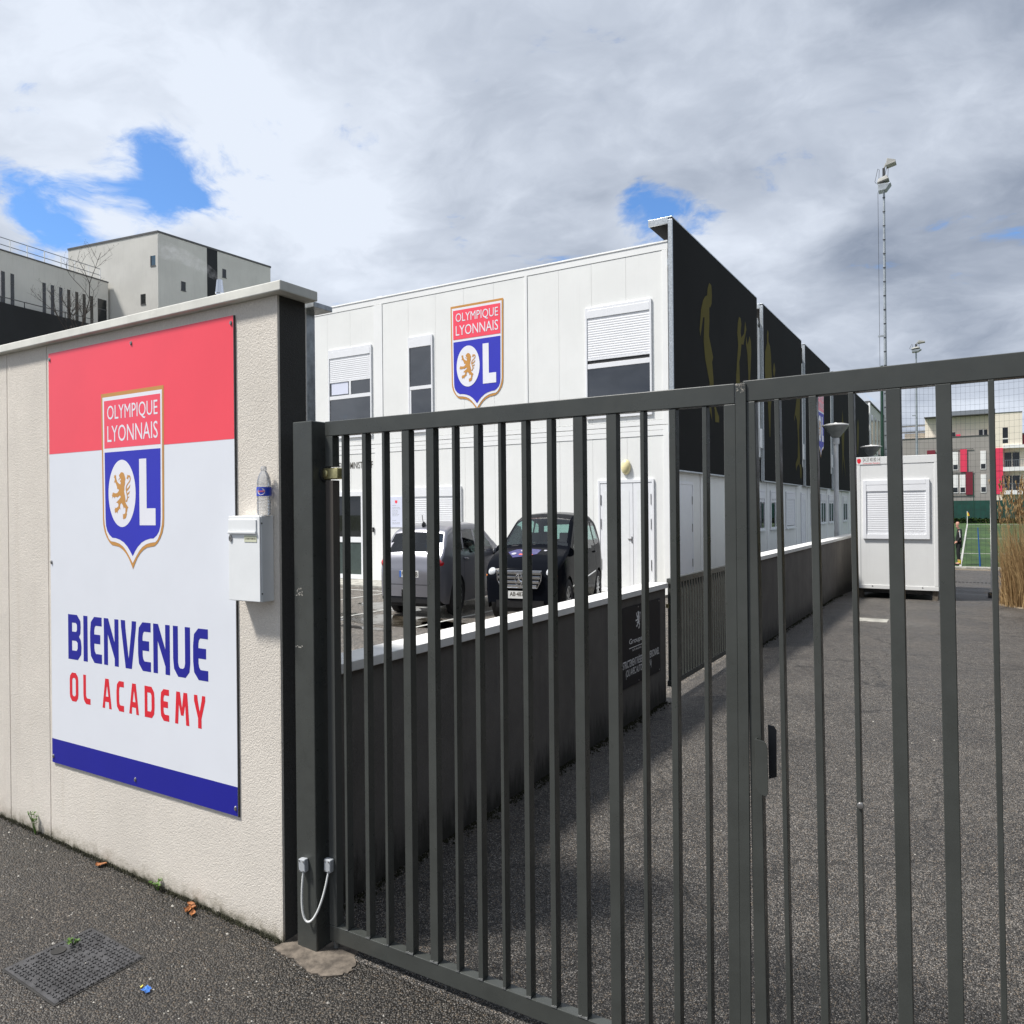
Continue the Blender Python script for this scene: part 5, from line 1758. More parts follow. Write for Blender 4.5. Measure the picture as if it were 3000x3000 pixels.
def mast(x, y, z0, top, lab, s=1.0, rungs=True):
    m = thing('floodlight_mast', lab, 'floodlight', (x, y, z0), 'floodlight masts by the pitch')
    obj('pole', G().lathe((x, y, 0), [(.09 * s, z0 - .3), (.065 * s, z0 + (top - z0) * .5), (.042 * s, top - 1.0)], 12), 'mast_steel', m, smooth=40)
    if rungs:
        rg = mesh_of('rung', G().box(-.055, .055, -.075, -.045, -.02, .02), 'mast_dark', (0, 0, 0))
        z = 3.0
        while z < top - 1.2:
            inst('rung', rg, m, (x, y, z))
            z += .62
    hz_ = top - 1.2
    g = G().hexa([(x - .26 * s, y - .25 * s, hz_ + .15), (x + .22 * s, y - .25 * s, hz_ + .26), (x + .22 * s, y + .25 * s, hz_ + .26), (x - .26 * s, y + .25 * s, hz_ + .15)],
                 [(x - .20 * s, y - .2 * s, hz_ + .34), (x + .12 * s, y - .2 * s, hz_ + .44), (x + .12 * s, y + .2 * s, hz_ + .44), (x - .20 * s, y + .2 * s, hz_ + .34)])
    obj('floodlight', g, 'flood_white', m, bevel=.02)
    g = G().hexa([(x - .22 * s, y - .22 * s, hz_ - .22), (x + .1 * s, y - .22 * s, hz_ - .20), (x + .1 * s, y + .22 * s, hz_ - .20), (x - .22 * s, y + .22 * s, hz_ - .22)],
                 [(x - .22 * s, y - .22 * s, hz_ + .10), (x + .30 * s, y - .22 * s, hz_ + .06), (x + .30 * s, y + .22 * s, hz_ + .06), (x - .22 * s, y + .22 * s, hz_ + .10)])
    obj('floodlight', g, 'mast_steel', m, bevel=.02)
    g = G().hexa([(x + .10 * s, y - .22 * s, top - .36), (x + .50 * s, y - .22 * s, top - .28), (x + .50 * s, y + .22 * s, top - .28), (x + .10 * s, y + .22 * s, top - .36)],
                 [(x + .14 * s, y - .2 * s, top - .02), (x + .48 * s, y - .2 * s, top - .16), (x + .48 * s, y + .2 * s, top - .16), (x + .14 * s, y + .2 * s, top - .02)])
    obj('floodlight', g, 'flood_white', m, bevel=.02)
    obj('bracket', G().box(x - .05 * s, x + .05 * s, y - .05, y + .05, hz_ + .40, top - .38), 'mast_dark', m)
    obj('bracket_arm', G().tube([(x, y, top - .42), (x + .10 * s, y, top - .18)], .035 * s, 6), 'flood_white', m)
    for dx in (-.30, .06):
        pts = [(x + dx * s, y, hz_ + .2), (x + (dx - .06) * s, y, hz_ + .30), (x + (dx + .06) * s, y, hz_ + .85), (x + (dx + .12) * s, y, hz_ + .80), (x + (dx + .10) * s, y, hz_ + .4)]
        obj('cable', G().tube(pts, .010 * s, 5), 'mast_dark', m)
    return m


m1 = mast(-3.32, 37.72, -.4, 17.1, 'tall ladder-runged floodlight mast rising above the gate on the right', 1.0)
obj('camera_arm', G().box(-3.60, -3.30, 37.66, 37.72, 9.25, 9.32), 'mast_steel', m1)
obj('stay_cable', G().tube([(-3.56, 37.7, 15.7), (-3.52, 37.7, 2.0)], .008, 4), 'mast_dark', m1)
m2 = mast(-6.0, 107.3, -.4, 22.3, 'distant floodlight mast, smaller and right of the tall one', 2.0, False)
obj('camera_arm', G().box(-6.5, -6.0, 107.2, 107.3, 13.0, 13.1), 'mast_steel', m2)

nt_ = thing('ball_net', 'tall green-posted ball net with a square mesh along the pitch edge', 'net', (4, 33.25, -.7))
for x in (-3.05, 3.2, 9.4):
    obj('post', G().tube([(x, 33.25, -.9), (x, 33.25, 7.22)], .052, 10), 'net_green', nt_, smooth=50)
nets = G()
x = -2.98
while x < 9.4:
    sag = .0
    nets.box(x - .0024, x + .0024, 33.247, 33.252, -.6, 7.1)
    x += .152
z = .55
while z < 7.1:
    prev = None
    for k in range(31):
        xx = -2.98 + 12.38 * k / 30
        dz = -.16 * math.sin(math.pi * min(1, (k % 15) / 15)) * (1 if z > 1 else 0)
        if prev:
            nets.hexa([(prev[0], 33.247, prev[1] - .0024), (xx, 33.247, z + dz - .0024), (xx, 33.252, z + dz - .0024), (prev[0], 33.252, prev[1] - .0024)],
                      [(prev[0], 33.247, prev[1] + .0024), (xx, 33.247, z + dz + .0024), (xx, 33.252, z + dz + .0024), (prev[0], 33.252, prev[1] + .0024)])
        prev = (xx, z + dz)
    z += .23
no = obj('mesh', nets, 'net_wire', nt_, recalc=False)
no['kind'] = 'stuff'
wp = thing('white_post', 'thin white post standing on the driveway just left of the dry reeds', 'post', (.275, 17.19, 0))
obj('tube', G().tube([(.285, 17.19, -.14), (.285, 17.19, 3.2)], .020, 10), 'coping_clean', wp, smooth=50)
obj('base', G().box(.22, .33, 17.13, 17.25, -.16, .02), 'mast_dark', wp)
dg = thing('drain_grating', 'dark slotted drain grating across the far driveway', 'drain', (-.2, 23.4, -.35))
for k in range(26):
    xx = -1.3 + k * .085
    bx('slot', dg, 'iron_dark', xx, xx + .05, 23.3, 23.5, hz(xx, 23.4) - .03, hz(xx, 23.4) + .012)

# ------------------------------------------------------------------ windbreak, hedge, flag, pole
wb = thing('windbreak_fence', 'dark green windbreak fence behind the far end of the pitch', 'fence', (2, 110, -.3))
k = 0
x = -30.0
while x < 40:
    bx('windbreak_panel', wb, 'windbreak_green', x + .04, x + 2.96, 109.98, 110.02, .2, 2.42)
    obj('post', G().tube([(x, 110.0, -.5), (x, 110.0, 5.4)], .05, 6), 'net_green', wb)
    x += 3.0
hd = G()
rh = random.Random(21)
for k in range(5200):
    c = Vector((rh.uniform(-25, 35), rh.uniform(108.3, 109.3), rh.uniform(-.45, .33)))
    a, t = rh.uniform(0, 6.28), rh.uniform(-.9, .9)
    u = Vector((math.cos(a), math.sin(a), t)).normalized() * .16
    w = Vector((-math.sin(a), math.cos(a), rh.uniform(-.8, .8))).normalized() * .10
    i = len(hd.v)
    hd.v += [tuple(c - u), tuple(c + w), tuple(c + u), tuple(c - w)]
    hd.f.append((i, i + 1, i + 2, i + 3))
hdg = thing('hedge', 'low dark hedge at the foot of the green windbreak', 'hedge', (5, 108.8, -.4))
bx('core', hdg, 'hedge_dark', -25, 35, 109.35, 109.6, -.5, .2)
ho_ = obj('foliage', hd, 'hedge_dark', hdg, recalc=False)
ho_['kind'] = 'stuff'
cf = thing('corner_flag', 'orange and yellow corner flag at the far end of the pitch', 'flag', (-.65, 102.2, -.39))
obj('staff', G().tube([(-.65, 102.2, -.45), (-.65, 102.2, 1.14)], .035, 6), 'coping_clean', cf)
obj('flag_cloth', G().prism([(-.64, 1.13), (-.50, .92), (-.42, .62), (-.52, .55), (-.64, .70)], front(102.19), (0, .03, 0)), 'flag_orange', cf)
obj('flag_corner', G().prism([(-.66, .98), (-.58, .95), (-.50, .60), (-.66, .62)], front(102.15), (0, .03, 0)), 'flag_yellow', cf)
bp = thing('blue_pole', 'leaning blue training pole on the turf near the kerb', 'pole', (.2, 35.75, -.78))
obj('shaft', G().tube([(.205, 35.75, -.80), (.13, 35.72, .82)], .032, 8, r1=.016), 'pole_blue', bp, smooth=50)

# ------------------------------------------------------------------ coach on the pitch
def skinned(name, joints, bones, mat_name, parent, levels=2):
    """continuous surface grown round a joint skeleton; joints {name: (pos, rx, ry)}"""
    keys = list(joints)
    me = bpy.data.meshes.new(name)
    me.from_pydata([joints[k][0] for k in keys], [(keys.index(a), keys.index(b_)) for a, b_ in bones], [])
    ob = bpy.data.objects.new(name + '_skel', me)
    COL.objects.link(ob)
    md = ob.modifiers.new('skin', 'SKIN')
    md.use_smooth_shade = True
    for i, k in enumerate(keys):
        sv = me.skin_vertices[0].data[i]
        sv.radius = (joints[k][1], joints[k][2])
        sv.use_root = (i == 0)
    sb = ob.modifiers.new('sub', 'SUBSURF')
    sb.levels = levels
    dgr = bpy.context.evaluated_depsgraph_get()
    m2_ = bpy.data.meshes.new_from_object(ob.evaluated_get(dgr))
    bpy.data.objects.remove(ob)
    m2_.name = name
    for v in m2_.vertices:
        v.co.x *= KP
        v.co.y *= KP
    m2_.materials.clear()
    m2_.materials.append(MATS[mat_name])
    for p in m2_.polygons:
        p.use_smooth = True
    o = bpy.data.objects.new(name, m2_)
    COL.objects.link(o)
    o.parent = parent
    ORG[o.name] = (0, 0, 0)
    return o


man = thing('person', 'person in black tracksuit with white sleeve stripe standing head bowed on the touchline', 'person', (-.545, 36.8, pz(36.8)))
man.rotation_euler = (0, 0, R(188))
ORG[man.name] = (0, 0, 0)
J = dict(pelvis=((0, 0, .94), .13, .15), belly=((.01, 0, 1.08), .12, .15), chest=((-.03, 0, 1.30), .13, .17), neck0=((-.02, 0, 1.46), .07, .08), neck=((.03, 0, 1.53), .05, .055), head0=((.07, 0, 1.60), .075, .07), head=((.085, 0, 1.70), .10, .085), crown=((.07, 0, 1.775), .065, .06),
         nose=((.165, 0, 1.655), .022, .022), chin=((.145, 0, 1.59), .04, .045),
         shL=((-.03, .19, 1.42), .075, .07), elL=((-.05, .25, 1.14), .05, .05), wrL=((.12, .20, .97), .038, .035), haL=((.19, .17, .93), .03, .042),
         shR=((-.03, -.19, 1.42), .075, .07), elR=((-.05, -.25, 1.14), .05, .05), wrR=((.12, -.20, .97), .038, .035), haR=((.19, -.17, .93), .03, .042),
         hipL=((0, .10, .88), .10, .095), knL=((.03, .11, .50), .065, .062), anL=((-.05, .11, .09), .042, .042), toL=((.13, .13, .045), .035, .045),
         hipR=((0, -.10, .88), .10, .095), knR=((.06, -.11, .50), .065, .062), anR=((.0, -.11, .09), .042, .042), toR=((.18, -.13, .045), .035, .045))
BN = [('pelvis', 'belly'), ('belly', 'chest'), ('chest', 'neck0'), ('neck0', 'neck'), ('neck', 'head0'), ('head0', 'head'), ('head', 'crown'), ('head', 'nose'), ('head0', 'chin'), ('chest', 'shL'), ('shL', 'elL'), ('elL', 'wrL'), ('wrL', 'haL'),
      ('chest', 'shR'), ('shR', 'elR'), ('elR', 'wrR'), ('wrR', 'haR'), ('pelvis', 'hipL'), ('hipL', 'knL'), ('knL', 'anL'), ('anL', 'toL'), ('pelvis', 'hipR'), ('hipR', 'knR'), ('knR', 'anR'), ('anR', 'toR')]
skinned('body', J, BN, 'skin', man)
for sgn, q in ((1, 'L'), (-1, 'R')):
    h = J['ha' + q][0]
    g = G()
    for k in range(4):
        y0 = h[1] + (k - 1.5) * .020
        g.tube([(h[0] * KP, y0 * KP, h[2]), ((h[0] + .045) * KP, y0 * KP, h[2] - .012), ((h[0] + .075 - .006 * abs(k - 1.5)) * KP, y0 * KP, h[2] - .035)], .0085, 6)
    g.tube([((h[0] - .02) * KP, (h[1] - sgn * .03) * KP, h[2] + .01), ((h[0] + .03) * KP, (h[1] - sgn * .05) * KP, h[2] + .005)], .009, 6)
    obj('fingers', g, 'skin', man, smooth=60)
Jj = {k: (J[k][0], J[k][1] + .022, J[k][2] + .024) for k in ('belly', 'chest', 'shL', 'elL', 'wrL', 'shR', 'elR', 'wrR')}
Jj['hem'] = ((.0, 0, .86), .165, .185)
Jj['collar'] = ((-.005, 0, 1.49), .085, .09)
Jj['hood'] = ((-.095, 0, 1.50), .06, .09)
jk = skinned('jacket', Jj, [('belly', 'hem'), ('belly', 'chest'), ('chest', 'collar'), ('chest', 'hood'), ('chest', 'shL'), ('shL', 'elL'), ('elL', 'wrL'), ('chest', 'shR'), ('shR', 'elR'), ('elR', 'wrR')], 'tracksuit_black', man)
Jt = {k: (J[k][0], J[k][1] + .018, J[k][2] + .018) for k in ('pelvis', 'hipL', 'knL', 'hipR', 'knR')}
Jt['cuL'] = ((-.045, .11, .20), .058, .058)
Jt['cuR'] = ((.005, -.11, .20), .058, .058)
tr = skinned('trousers', Jt, [('pelvis', 'hipL'), ('hipL', 'knL'), ('knL', 'cuL'), ('pelvis', 'hipR'), ('hipR', 'knR'), ('knR', 'cuR')], 'tracksuit_black', man)
for q, sgn in (('L', 1), ('R', -1)):
    a, b_ = Vector(J['sh' + q][0]), Vector(J['el' + q][0])
    g = G()
    for k in range(9):
        p = a.lerp(b_, k / 8)
        r = .10 - .028 * k / 8
        for dx in (-.022, .022):
            g.v.append(((p.x + dx + .02) * KP, (p.y + sgn * r) * KP, p.z + .02))
    for k in range(8):
        g.f.append((2 * k, 2 * k + 1, 2 * k + 3, 2 * k + 2))
    obj('sleeve_stripe', g, 'stripe_white', jk)
    an = J['an' + q][0]
    obj('sock', G().tube([(an[0] * KP, an[1] * KP, .07), (an[0] * KP, an[1] * KP, .23)], .036, 10), 'sock_yellow', man, smooth=60)
    t = J['to' + q][0]
    sh = G().hexa([((an[0] - .06) * KP, (an[1] - .045) * KP, 0), ((an[0] - .06) * KP, (an[1] + .045) * KP, 0), ((t[0] + .06) * KP, (t[1] + .04) * KP, 0), ((t[0] + .06) * KP, (t[1] - .045) * KP, 0)],
                  [((an[0] - .05) * KP, (an[1] - .04) * KP, .12), ((an[0] - .05) * KP, (an[1] + .04) * KP, .12), ((t[0] + .02) * KP, (t[1] + .035) * KP, .06), ((t[0] + .02) * KP, (t[1] - .04) * KP, .06)])
    obj('shoe', sh, 'tracksuit_black', man, bevel=.012)
hair = G().lathe((.055 * KP, 0, 1.70), [(.098, -.02), (.10, .03), (.085, .07), (.05, .095), (.01, .102)], 14, KP, KP * .9)
obj('hair', hair, 'skin', man, smooth=70)
g = G()
for sgn in (1, -1):
    g.tube([(.045 * KP, sgn * .085 * KP, 1.66), (.055 * KP, sgn * .098 * KP, 1.69)], .014, 6)
obj('ears', g, 'skin', man)
g = G()
for sgn in (1, -1):
    g.tube([(.172 * KP, sgn * .035 * KP, 1.695), (.178 * KP, sgn * .035 * KP, 1.695)], .009, 6)
obj('eyes', g, 'hair_dark', man)

# ------------------------------------------------------------------ dry reeds
rd = G()
rs = random.Random(33)


def blade(g, x, y, h, w, lean, ang, z0=0.0, plume=False):
    n = 5
    i0 = len(g.v)
    wa = rs.uniform(0, math.pi)
    dx_, dy_ = math.cos(wa) * w, math.sin(wa) * w
    for k in range(n + 1):
        t = k / n
        off = lean * t ** 2.2
        cx, cy, cz = x + math.cos(ang) * off, y + math.sin(ang) * off, z0 + h * t - .25 * abs(lean) * t ** 3
        ww = (1 - t * .85)
        g.v += [(cx - dx_ * ww, cy - dy_ * ww, cz), (cx + dx_ * ww, cy + dy_ * ww, cz)]
    for k in range(n):
        g.f.append((i0 + 2 * k, i0 + 2 * k + 1, i0 + 2 * k + 3, i0 + 2 * k + 2))
    if plume:
        for k in range(14):
            t = rs.uniform(0, 1)
            a = rs.uniform(0, 6.28)
            i = len(g.v)
            bx_, by_, bz_ = cx + math.cos(ang) * .05 * t, cy + math.sin(ang) * .05 * t, cz - .22 + .26 * t
            g.v += [(bx_, by_, bz_), (bx_ + .02 * math.cos(a), by_ + .02 * math.sin(a), bz_ + .05), (bx_ + .006 * math.cos(a + 1), by_ + .006 * math.sin(a + 1), bz_ + .075)]
            g.f.append((i, i + 1, i + 2))


for k in range(5200):
    a, r = rs.uniform(0, 6.28), math.sqrt(rs.random())
    x, y = 1.25 + .86 * r * math.cos(a), 15.35 + .75 * r * math.sin(a)
    h = rs.triangular(.35, 1.75, 1.05)
    blade(rd, x, y, h, rs.uniform(.0025, .0055), rs.uniform(.02, .34), math.atan2(y - 15.35, x - 1.25) + rs.uniform(-1.2, 1.2))
for k in range(420):
    a, r = rs.uniform(0, 6.28), math.sqrt(rs.random()) * .95
    x, y = 1.25 + .84 * r * math.cos(a), 15.35 + .7 * r * math.sin(a)
    blade(rd, x, y, rs.uniform(1.5, 2.15), .0035, rs.uniform(.02, .22), rs.uniform(0, 6.28), plume=True)
for k in range(2600):
    a, r = rs.uniform(0, 6.28), math.sqrt(rs.random())
    x, y = 1.25 + .92 * r * math.cos(a), 15.35 + .8 * r * math.sin(a)
    blade(rd, x, y, rs.uniform(.12, .5), rs.uniform(.003, .006), rs.uniform(.05, .35), rs.uniform(0, 6.28))
rc = thing('reed_clump', 'clump of dry straw-coloured reeds at the right edge of the driveway', 'reeds', (1.25, 15.35, 0))
ro = obj('stalks', rd, 'reed_straw', rc, recalc=False)
ro['kind'] = 'stuff'
obj('root_mound', G().lathe((1.25, 15.35, -.02), [(.92, 0), (.88, .03), (.6, .06), (.1, .08)], 24, 1, .85), 'gravel', rc, smooth=60)

# ------------------------------------------------------------------ left background: concrete block with tower
def pv(P, d, t, z):
    return (P[0] + d[0] * t, P[1] + d[1] * t, z)


tb_ = thing('tower_block', 'grey concrete tower with a black vertical strip far behind the street wall', 'building', (-49, 35, 0))
T0, dR, dL = (-45.62, 31.0), (.0494, .9988), (-.9894, -.1449)
tz = 20.1
c1, c2, c3 = pv(T0, dR, 9.0, 0), pv(T0, dL, 8.4, 0), None
c3 = (c1[0] + c2[0] - T0[0], c1[1] + c2[1] - T0[1], 0)
quad = [(*T0, 0), c1, c3, c2]
obj('wall', G().hexa(quad, [(p[0], p[1], tz) for p in quad]), 'concrete_grey', tb_)
cx_, cy_ = sum(p[0] for p in quad) / 4, sum(p[1] for p in quad) / 4
grow = lambda p, k: (cx_ + (p[0] - cx_) * k, cy_ + (p[1] - cy_) * k)
obj('roof_edge', G().hexa([(*grow(p, 1.008), tz + .003) for p in quad], [(*grow(p, 1.008), tz + .13) for p in quad]), 'roof_edge', tb_)
nR, nL = (dR[1], -dR[0]), (dL[1], -dL[0])
nL = (-.1449, .9894) if False else (dL[1] * 1.0, -dL[0] * 1.0)
nL = (.1449, -.9894)


def wall_box(par, nm, m, P, d, n, t0, t1, z0, z1, n0, n1):
    def q(t, k, z):
        return (P[0] + d[0] * t + n[0] * k, P[1] + d[1] * t + n[1] * k, z)
    return obj(nm, G().hexa([q(t0, n0, z0), q(t1, n0, z0), q(t1, n1, z0), q(t0, n1, z0)], [q(t0, n0, z1), q(t1, n0, z1), q(t1, n1, z1), q(t0, n1, z1)]), m, par)


wall_box(tb_, 'black_strip', 'clad_black', T0, dR, nR, 3.62, 4.44, 0, tz, -.1, .012)
for t0, t1, z0, z1 in ((4.84, 5.15, 18.40, 18.98), (1.64, 1.98, 16.72, 17.32)):
    w_ = wall_box(tb_, 'window', 'dark_glass', T0, dR, nR, t0, t1, z0, z1, -.1, .006)
    wall_box(w_, 'reveal', 'roof_edge', T0, dR, nR, t0 - .03, t1 + .03, z0 - .06, z0 - .005, -.1, .03)
for t0, t1, z0, z1, m in ((.22, .58, 18.0, 18.64, 'blue_glass'), (1.12, 1.48, 15.57, 16.22, 'dark_glass')):
    w_ = wall_box(tb_, 'window', m, T0, dL, nL, t0, t1, z0, z1, -.1, .006)
    wall_box(w_, 'reveal', 'roof_edge', T0, dL, nL, t1 + .002, t1 + .07, z0, z1, -.1, .03)
    wall_box(w_, 'reveal', 'roof_edge', T0, dL, nL, t0 - .02, t1 + .07, z0 - .07, z0 - .004, -.1, .03)
obj('wall_light', G().lathe((-53.4, 29.60, 17.9), [(.12, 0), (.16, .08), (.12, .18)], 10), 'flood_white', tb_, smooth=60)

wg = thing('office_wing', 'concrete wing with tall slit windows and a roof railing far left', 'building', (-52, 25, 0))
W0, dW, nW = (-49.90, 30.20), (-.1313, .9913), (.9913, .1313)
wall_box(wg, 'wall', 'concrete_grey', W0, dW, nW, -16, 0, 0, 17.28, -7, 0)
wall_box(wg, 'roof_edge', 'roof_edge', W0, dW, nW, -16, .02, 17.283, 17.36, -7, .04)
wall_box(wg, 'black_cladding', 'clad_black', W0, dW, nW, -16, -1.5, 0, 13.98, .002, .9)
for t in [-7.15 - .55, -7.15, -6.60, -6.08, -4.62, -4.08, -3.52, -2.98, -2.42, -1.90, -1.36]:
    if -5.9 < t < -4.7 or t == -6.08:
        continue
    w_ = wall_box(wg, 'slit_window', 'dark_glass', W0, dW, nW, t, t + .22, 13.0, 16.08, -.1, .008)
    wall_box(w_, 'window_bar', 'roof_edge', W0, dW, nW, t, t + .22, 15.45, 15.5, -.1, .02)
w_ = wall_box(wg, 'glass_door', 'dark_glass', W0, dW, nW, -.80, -.14, 13.0, 16.06, -.1, .008)
wall_box(w_, 'transom', 'roof_edge', W0, dW, nW, -.80, -.14, 15.35, 15.42, -.1, .03)
for t in (-8.6, -7.5, -6.45, -5.4, -4.3, -3.2, -2.25, -1.25, -.4):
    wall_box(wg, 'rail_post', 'module_trim', W0, dW, nW, t, t + .045, 17.36, 18.16, -.30, -.26)
for z in (17.72, 18.14):
    wall_box(wg, 'rail', 'rail_grey', W0, dW, nW, -12, -.36, z, z + .035, -.30, -.262)
for t in (-9.0, -7.6, -6.2, -4.9, -3.6, -2.4):
    wall_box(wg, 'terrace_post', 'roof_edge', W0, dW, nW, t, t + .04, 13.98, 14.36, .60, .64)
wall_box(wg, 'terrace_rail', 'roof_edge', W0, dW, nW, -16, -1.6, 14.36, 14.40, .60, .645)

# bare climbing tree in front of the wing
bt = thing('bare_tree', 'thin leafless tree in front of the slit windows of the far wing', 'tree', (-45.9, 25.9, 0))
rt = random.Random(14)
tg = G()
lv = G()


def branch(p, d, l, r, depth):
    pts = [p]
    for k in range(4):
        d = (d + Vector((rt.uniform(-.22, .22), rt.uniform(-.22, .22), rt.uniform(-.05, .18)))).normalized()
        pts.append(pts[-1] + d * l / 4)
    tg.tube(pts, r, 5, r1=r * .55)
    if depth < 4:
        for k in range(4 if depth else 16):
            q = pts[rt.randint(1, 4)]
            a = rt.uniform(0, 6.28)
            nd = (d + Vector((math.cos(a), math.sin(a), rt.uniform(-.2, .5))) * .9).normalized()
            branch(q, nd, l * rt.uniform(.38, .6) if depth else rt.uniform(.7, 1.5), r * .5, depth + 1)
    elif rt.random() < .5:
        c = pts[-1]
        i = len(lv.v)
        lv.v += [tuple(c), tuple(c + Vector((.05, .02, .05))), tuple(c + Vector((0, .03, .1)))]
        lv.f.append((i, i + 1, i + 2))


obj('trunk', G().tube([(-45.9, 25.9, 0), (-45.95, 26.0, 6), (-45.85, 25.95, 11.5), (-45.9, 25.95, 12.4)], .12, 8, r1=.05), 'bark', bt)
p0 = Vector((-45.9, 25.95, 12.3))
for k in range(5):
    branch(p0 + Vector((0, 0, rt.uniform(-.4, .2))), Vector((rt.uniform(-.3, .3), rt.uniform(-.55, .45), 1)).normalized(), rt.uniform(1.3, 2.3) if k else 3.6, .04, 1)
obj('crown', tg, 'bark', bt, recalc=False)
obj('dead_leaves', lv, 'bark', bt, recalc=False)

# ------------------------------------------------------------------ apartment block beyond the pitch
AY = 116.74
ap = thing('apartment_block', 'grey and cream apartment block with red shutters and balconies beyond the pitch', 'building', (0, 122, 0))
bx('lower_wall', ap, 'apt_grey', -22, 2.42, AY, 132, -.6, 10.88)
bx('lower_coping', ap, 'roof_edge', -22.1, 2.42, AY - .06, AY + .3, 10.882, 10.97)
bx('upper_wall', ap, 'apt_beige', -5.6, 2.44, AY + 1.2, 131, 10.5, 13.62)
bx('upper_wall', ap, 'apt_beige', 2.44, 5.32, AY - .05, 131, 9.10, 13.66)
bx('upper_coping', ap, 'roof_edge', -5.65, 5.36, AY - .10, 131, 13.665, 13.74)
bx('roof_screen', ap, 'rail_grey', -2.5, 2.5, AY + 2, AY + 2.3, 13.75, 14.5)
bx('stair_wall', ap, 'apt_beige', -8.2, -5.6, AY + 3, 130, 10.5, 11.9)
for z in (12.05, 12.9):
    bx('pergola_beam', ap, 'rail_grey', -8.9, -5.5, AY + 2.6, AY + 4, z, z + .14)
bx('balcony_back', ap, 'apt_beige', 3.25, 9.5, AY + .9, 130, -.5, 9.1)
bx('red_panel', ap, 'apt_red', 2.46, 3.24, AY - .12, AY + .9, 6.26, 9.18)
bx('red_panel', ap, 'apt_red', 2.46, 3.24, AY - .12, AY + .9, 3.24, 6.22)
bx('white_pier', ap, 'apt_beige', 2.46, 3.24, AY - .06, AY + .9, -.5, 3.22)
for z0, z1 in ((9.12, 9.52), (6.18, 6.70), (3.19, 3.71)):
    sl = bx('balcony_slab', ap, 'apt_white', 3.245, 9.6, AY - .25, AY + .9, z0, z1)
for z in (6.705, 3.715):
    br = bx('balcony_rail', ap, 'rail_grey', 3.25, 9.6, AY - .2, AY - .17, z + .85, z + .90)
    for k in range(30):
        bx('baluster', br, 'rail_grey', 3.3 + .2 * k, 3.33 + .2 * k, AY - .2, AY - .17, z, z + .85)
    for x0 in (3.45, 4.3, 6.5):
        bx('balcony_door', ap, 'far_glass', x0, x0 + .75, AY + .86, AY + .898, z + .05, z + 1.9)
for x0, x1, z0, z1 in ((.773, 1.40, 6.49, 8.91), (.789, 1.414, 3.48, 5.85), (-1.55, -.91, 3.48, 5.88), (-2.35, -1.72, 6.49, 8.9), (-2.4, -1.75, 3.48, 5.88), (-4.6, -3.9, 3.48, 5.88), (-5.4, -4.4, 6.6, 8.7)):
    w_ = bx('window', ap, 'apt_white', x0, x1, AY - .05, AY - .002, z0, z1)
    bx('pane', w_, 'far_glass', x0 + .06, x1 - .06, AY - .06, AY - .051, z0 + .1, z0 + .72)
    bx('roller_blind', w_, 'apt_white', x0 + .03, x1 - .03, AY - .065, AY - .051, z0 + .73, z1)
for x0, x1, z0, z1, m in ((-1.486, -.735, 6.25, 9.20, 'apt_red'), (-.889, -.104, 3.245, 6.22, 'apt_darkred'), (-5.32, -4.36, 8.6, 9.25, 'apt_darkred')):
    bx('sliding_shutter', ap, m, x0, x1, AY - .16, AY - .08, z0, z1)
for z in (9.22, 6.20, 3.22):
    bx('shutter_rail', ap, 'roof_edge', -2.6, .0, AY - .14, AY - .07, z, z + .06)
w_ = bx('window', ap, 'dark_glass', 3.224, 3.80, AY - .062, AY - .052, 9.77, 11.78)
bx('window_sash', w_, 'apt_white', 3.224, 3.80, AY - .08, AY - .063, 10.28, 10.42)
w_ = bx('window', ap, 'dark_glass', .64, 1.58, AY + 1.18, AY + 1.198, 10.95, 11.76)
bx('window_sash', w_, 'apt_white', 1.08, 1.20, AY + 1.16, AY + 1.179, 10.95, 11.76)
bx('window', ap, 'dark_glass', -2.4, -2.05, AY + 1.18, AY + 1.198, 10.9, 11.6)
bx('red_box', ap, 'apt_red', -1.95, -1.45, AY + .3, AY + .6, 10.97, 11.25)
ab = thing('brick_block', 'brown brick apartment block at the right edge behind the cream one', 'building', (9, 130, 0))
bx('wall', ab, 'apt_darkred', 5.6, 16, 126, 136, -.5, 11.5)
bx('roof', ab, 'roof_edge', 5.5, 16.1, 125.9, 136, 11.503, 11.7)
for z in (2.2, 5.2, 8.2):
    bx('balcony_slab', ab, 'apt_white', 5.6, 10, 124.6, 125.99, z, z + .3)

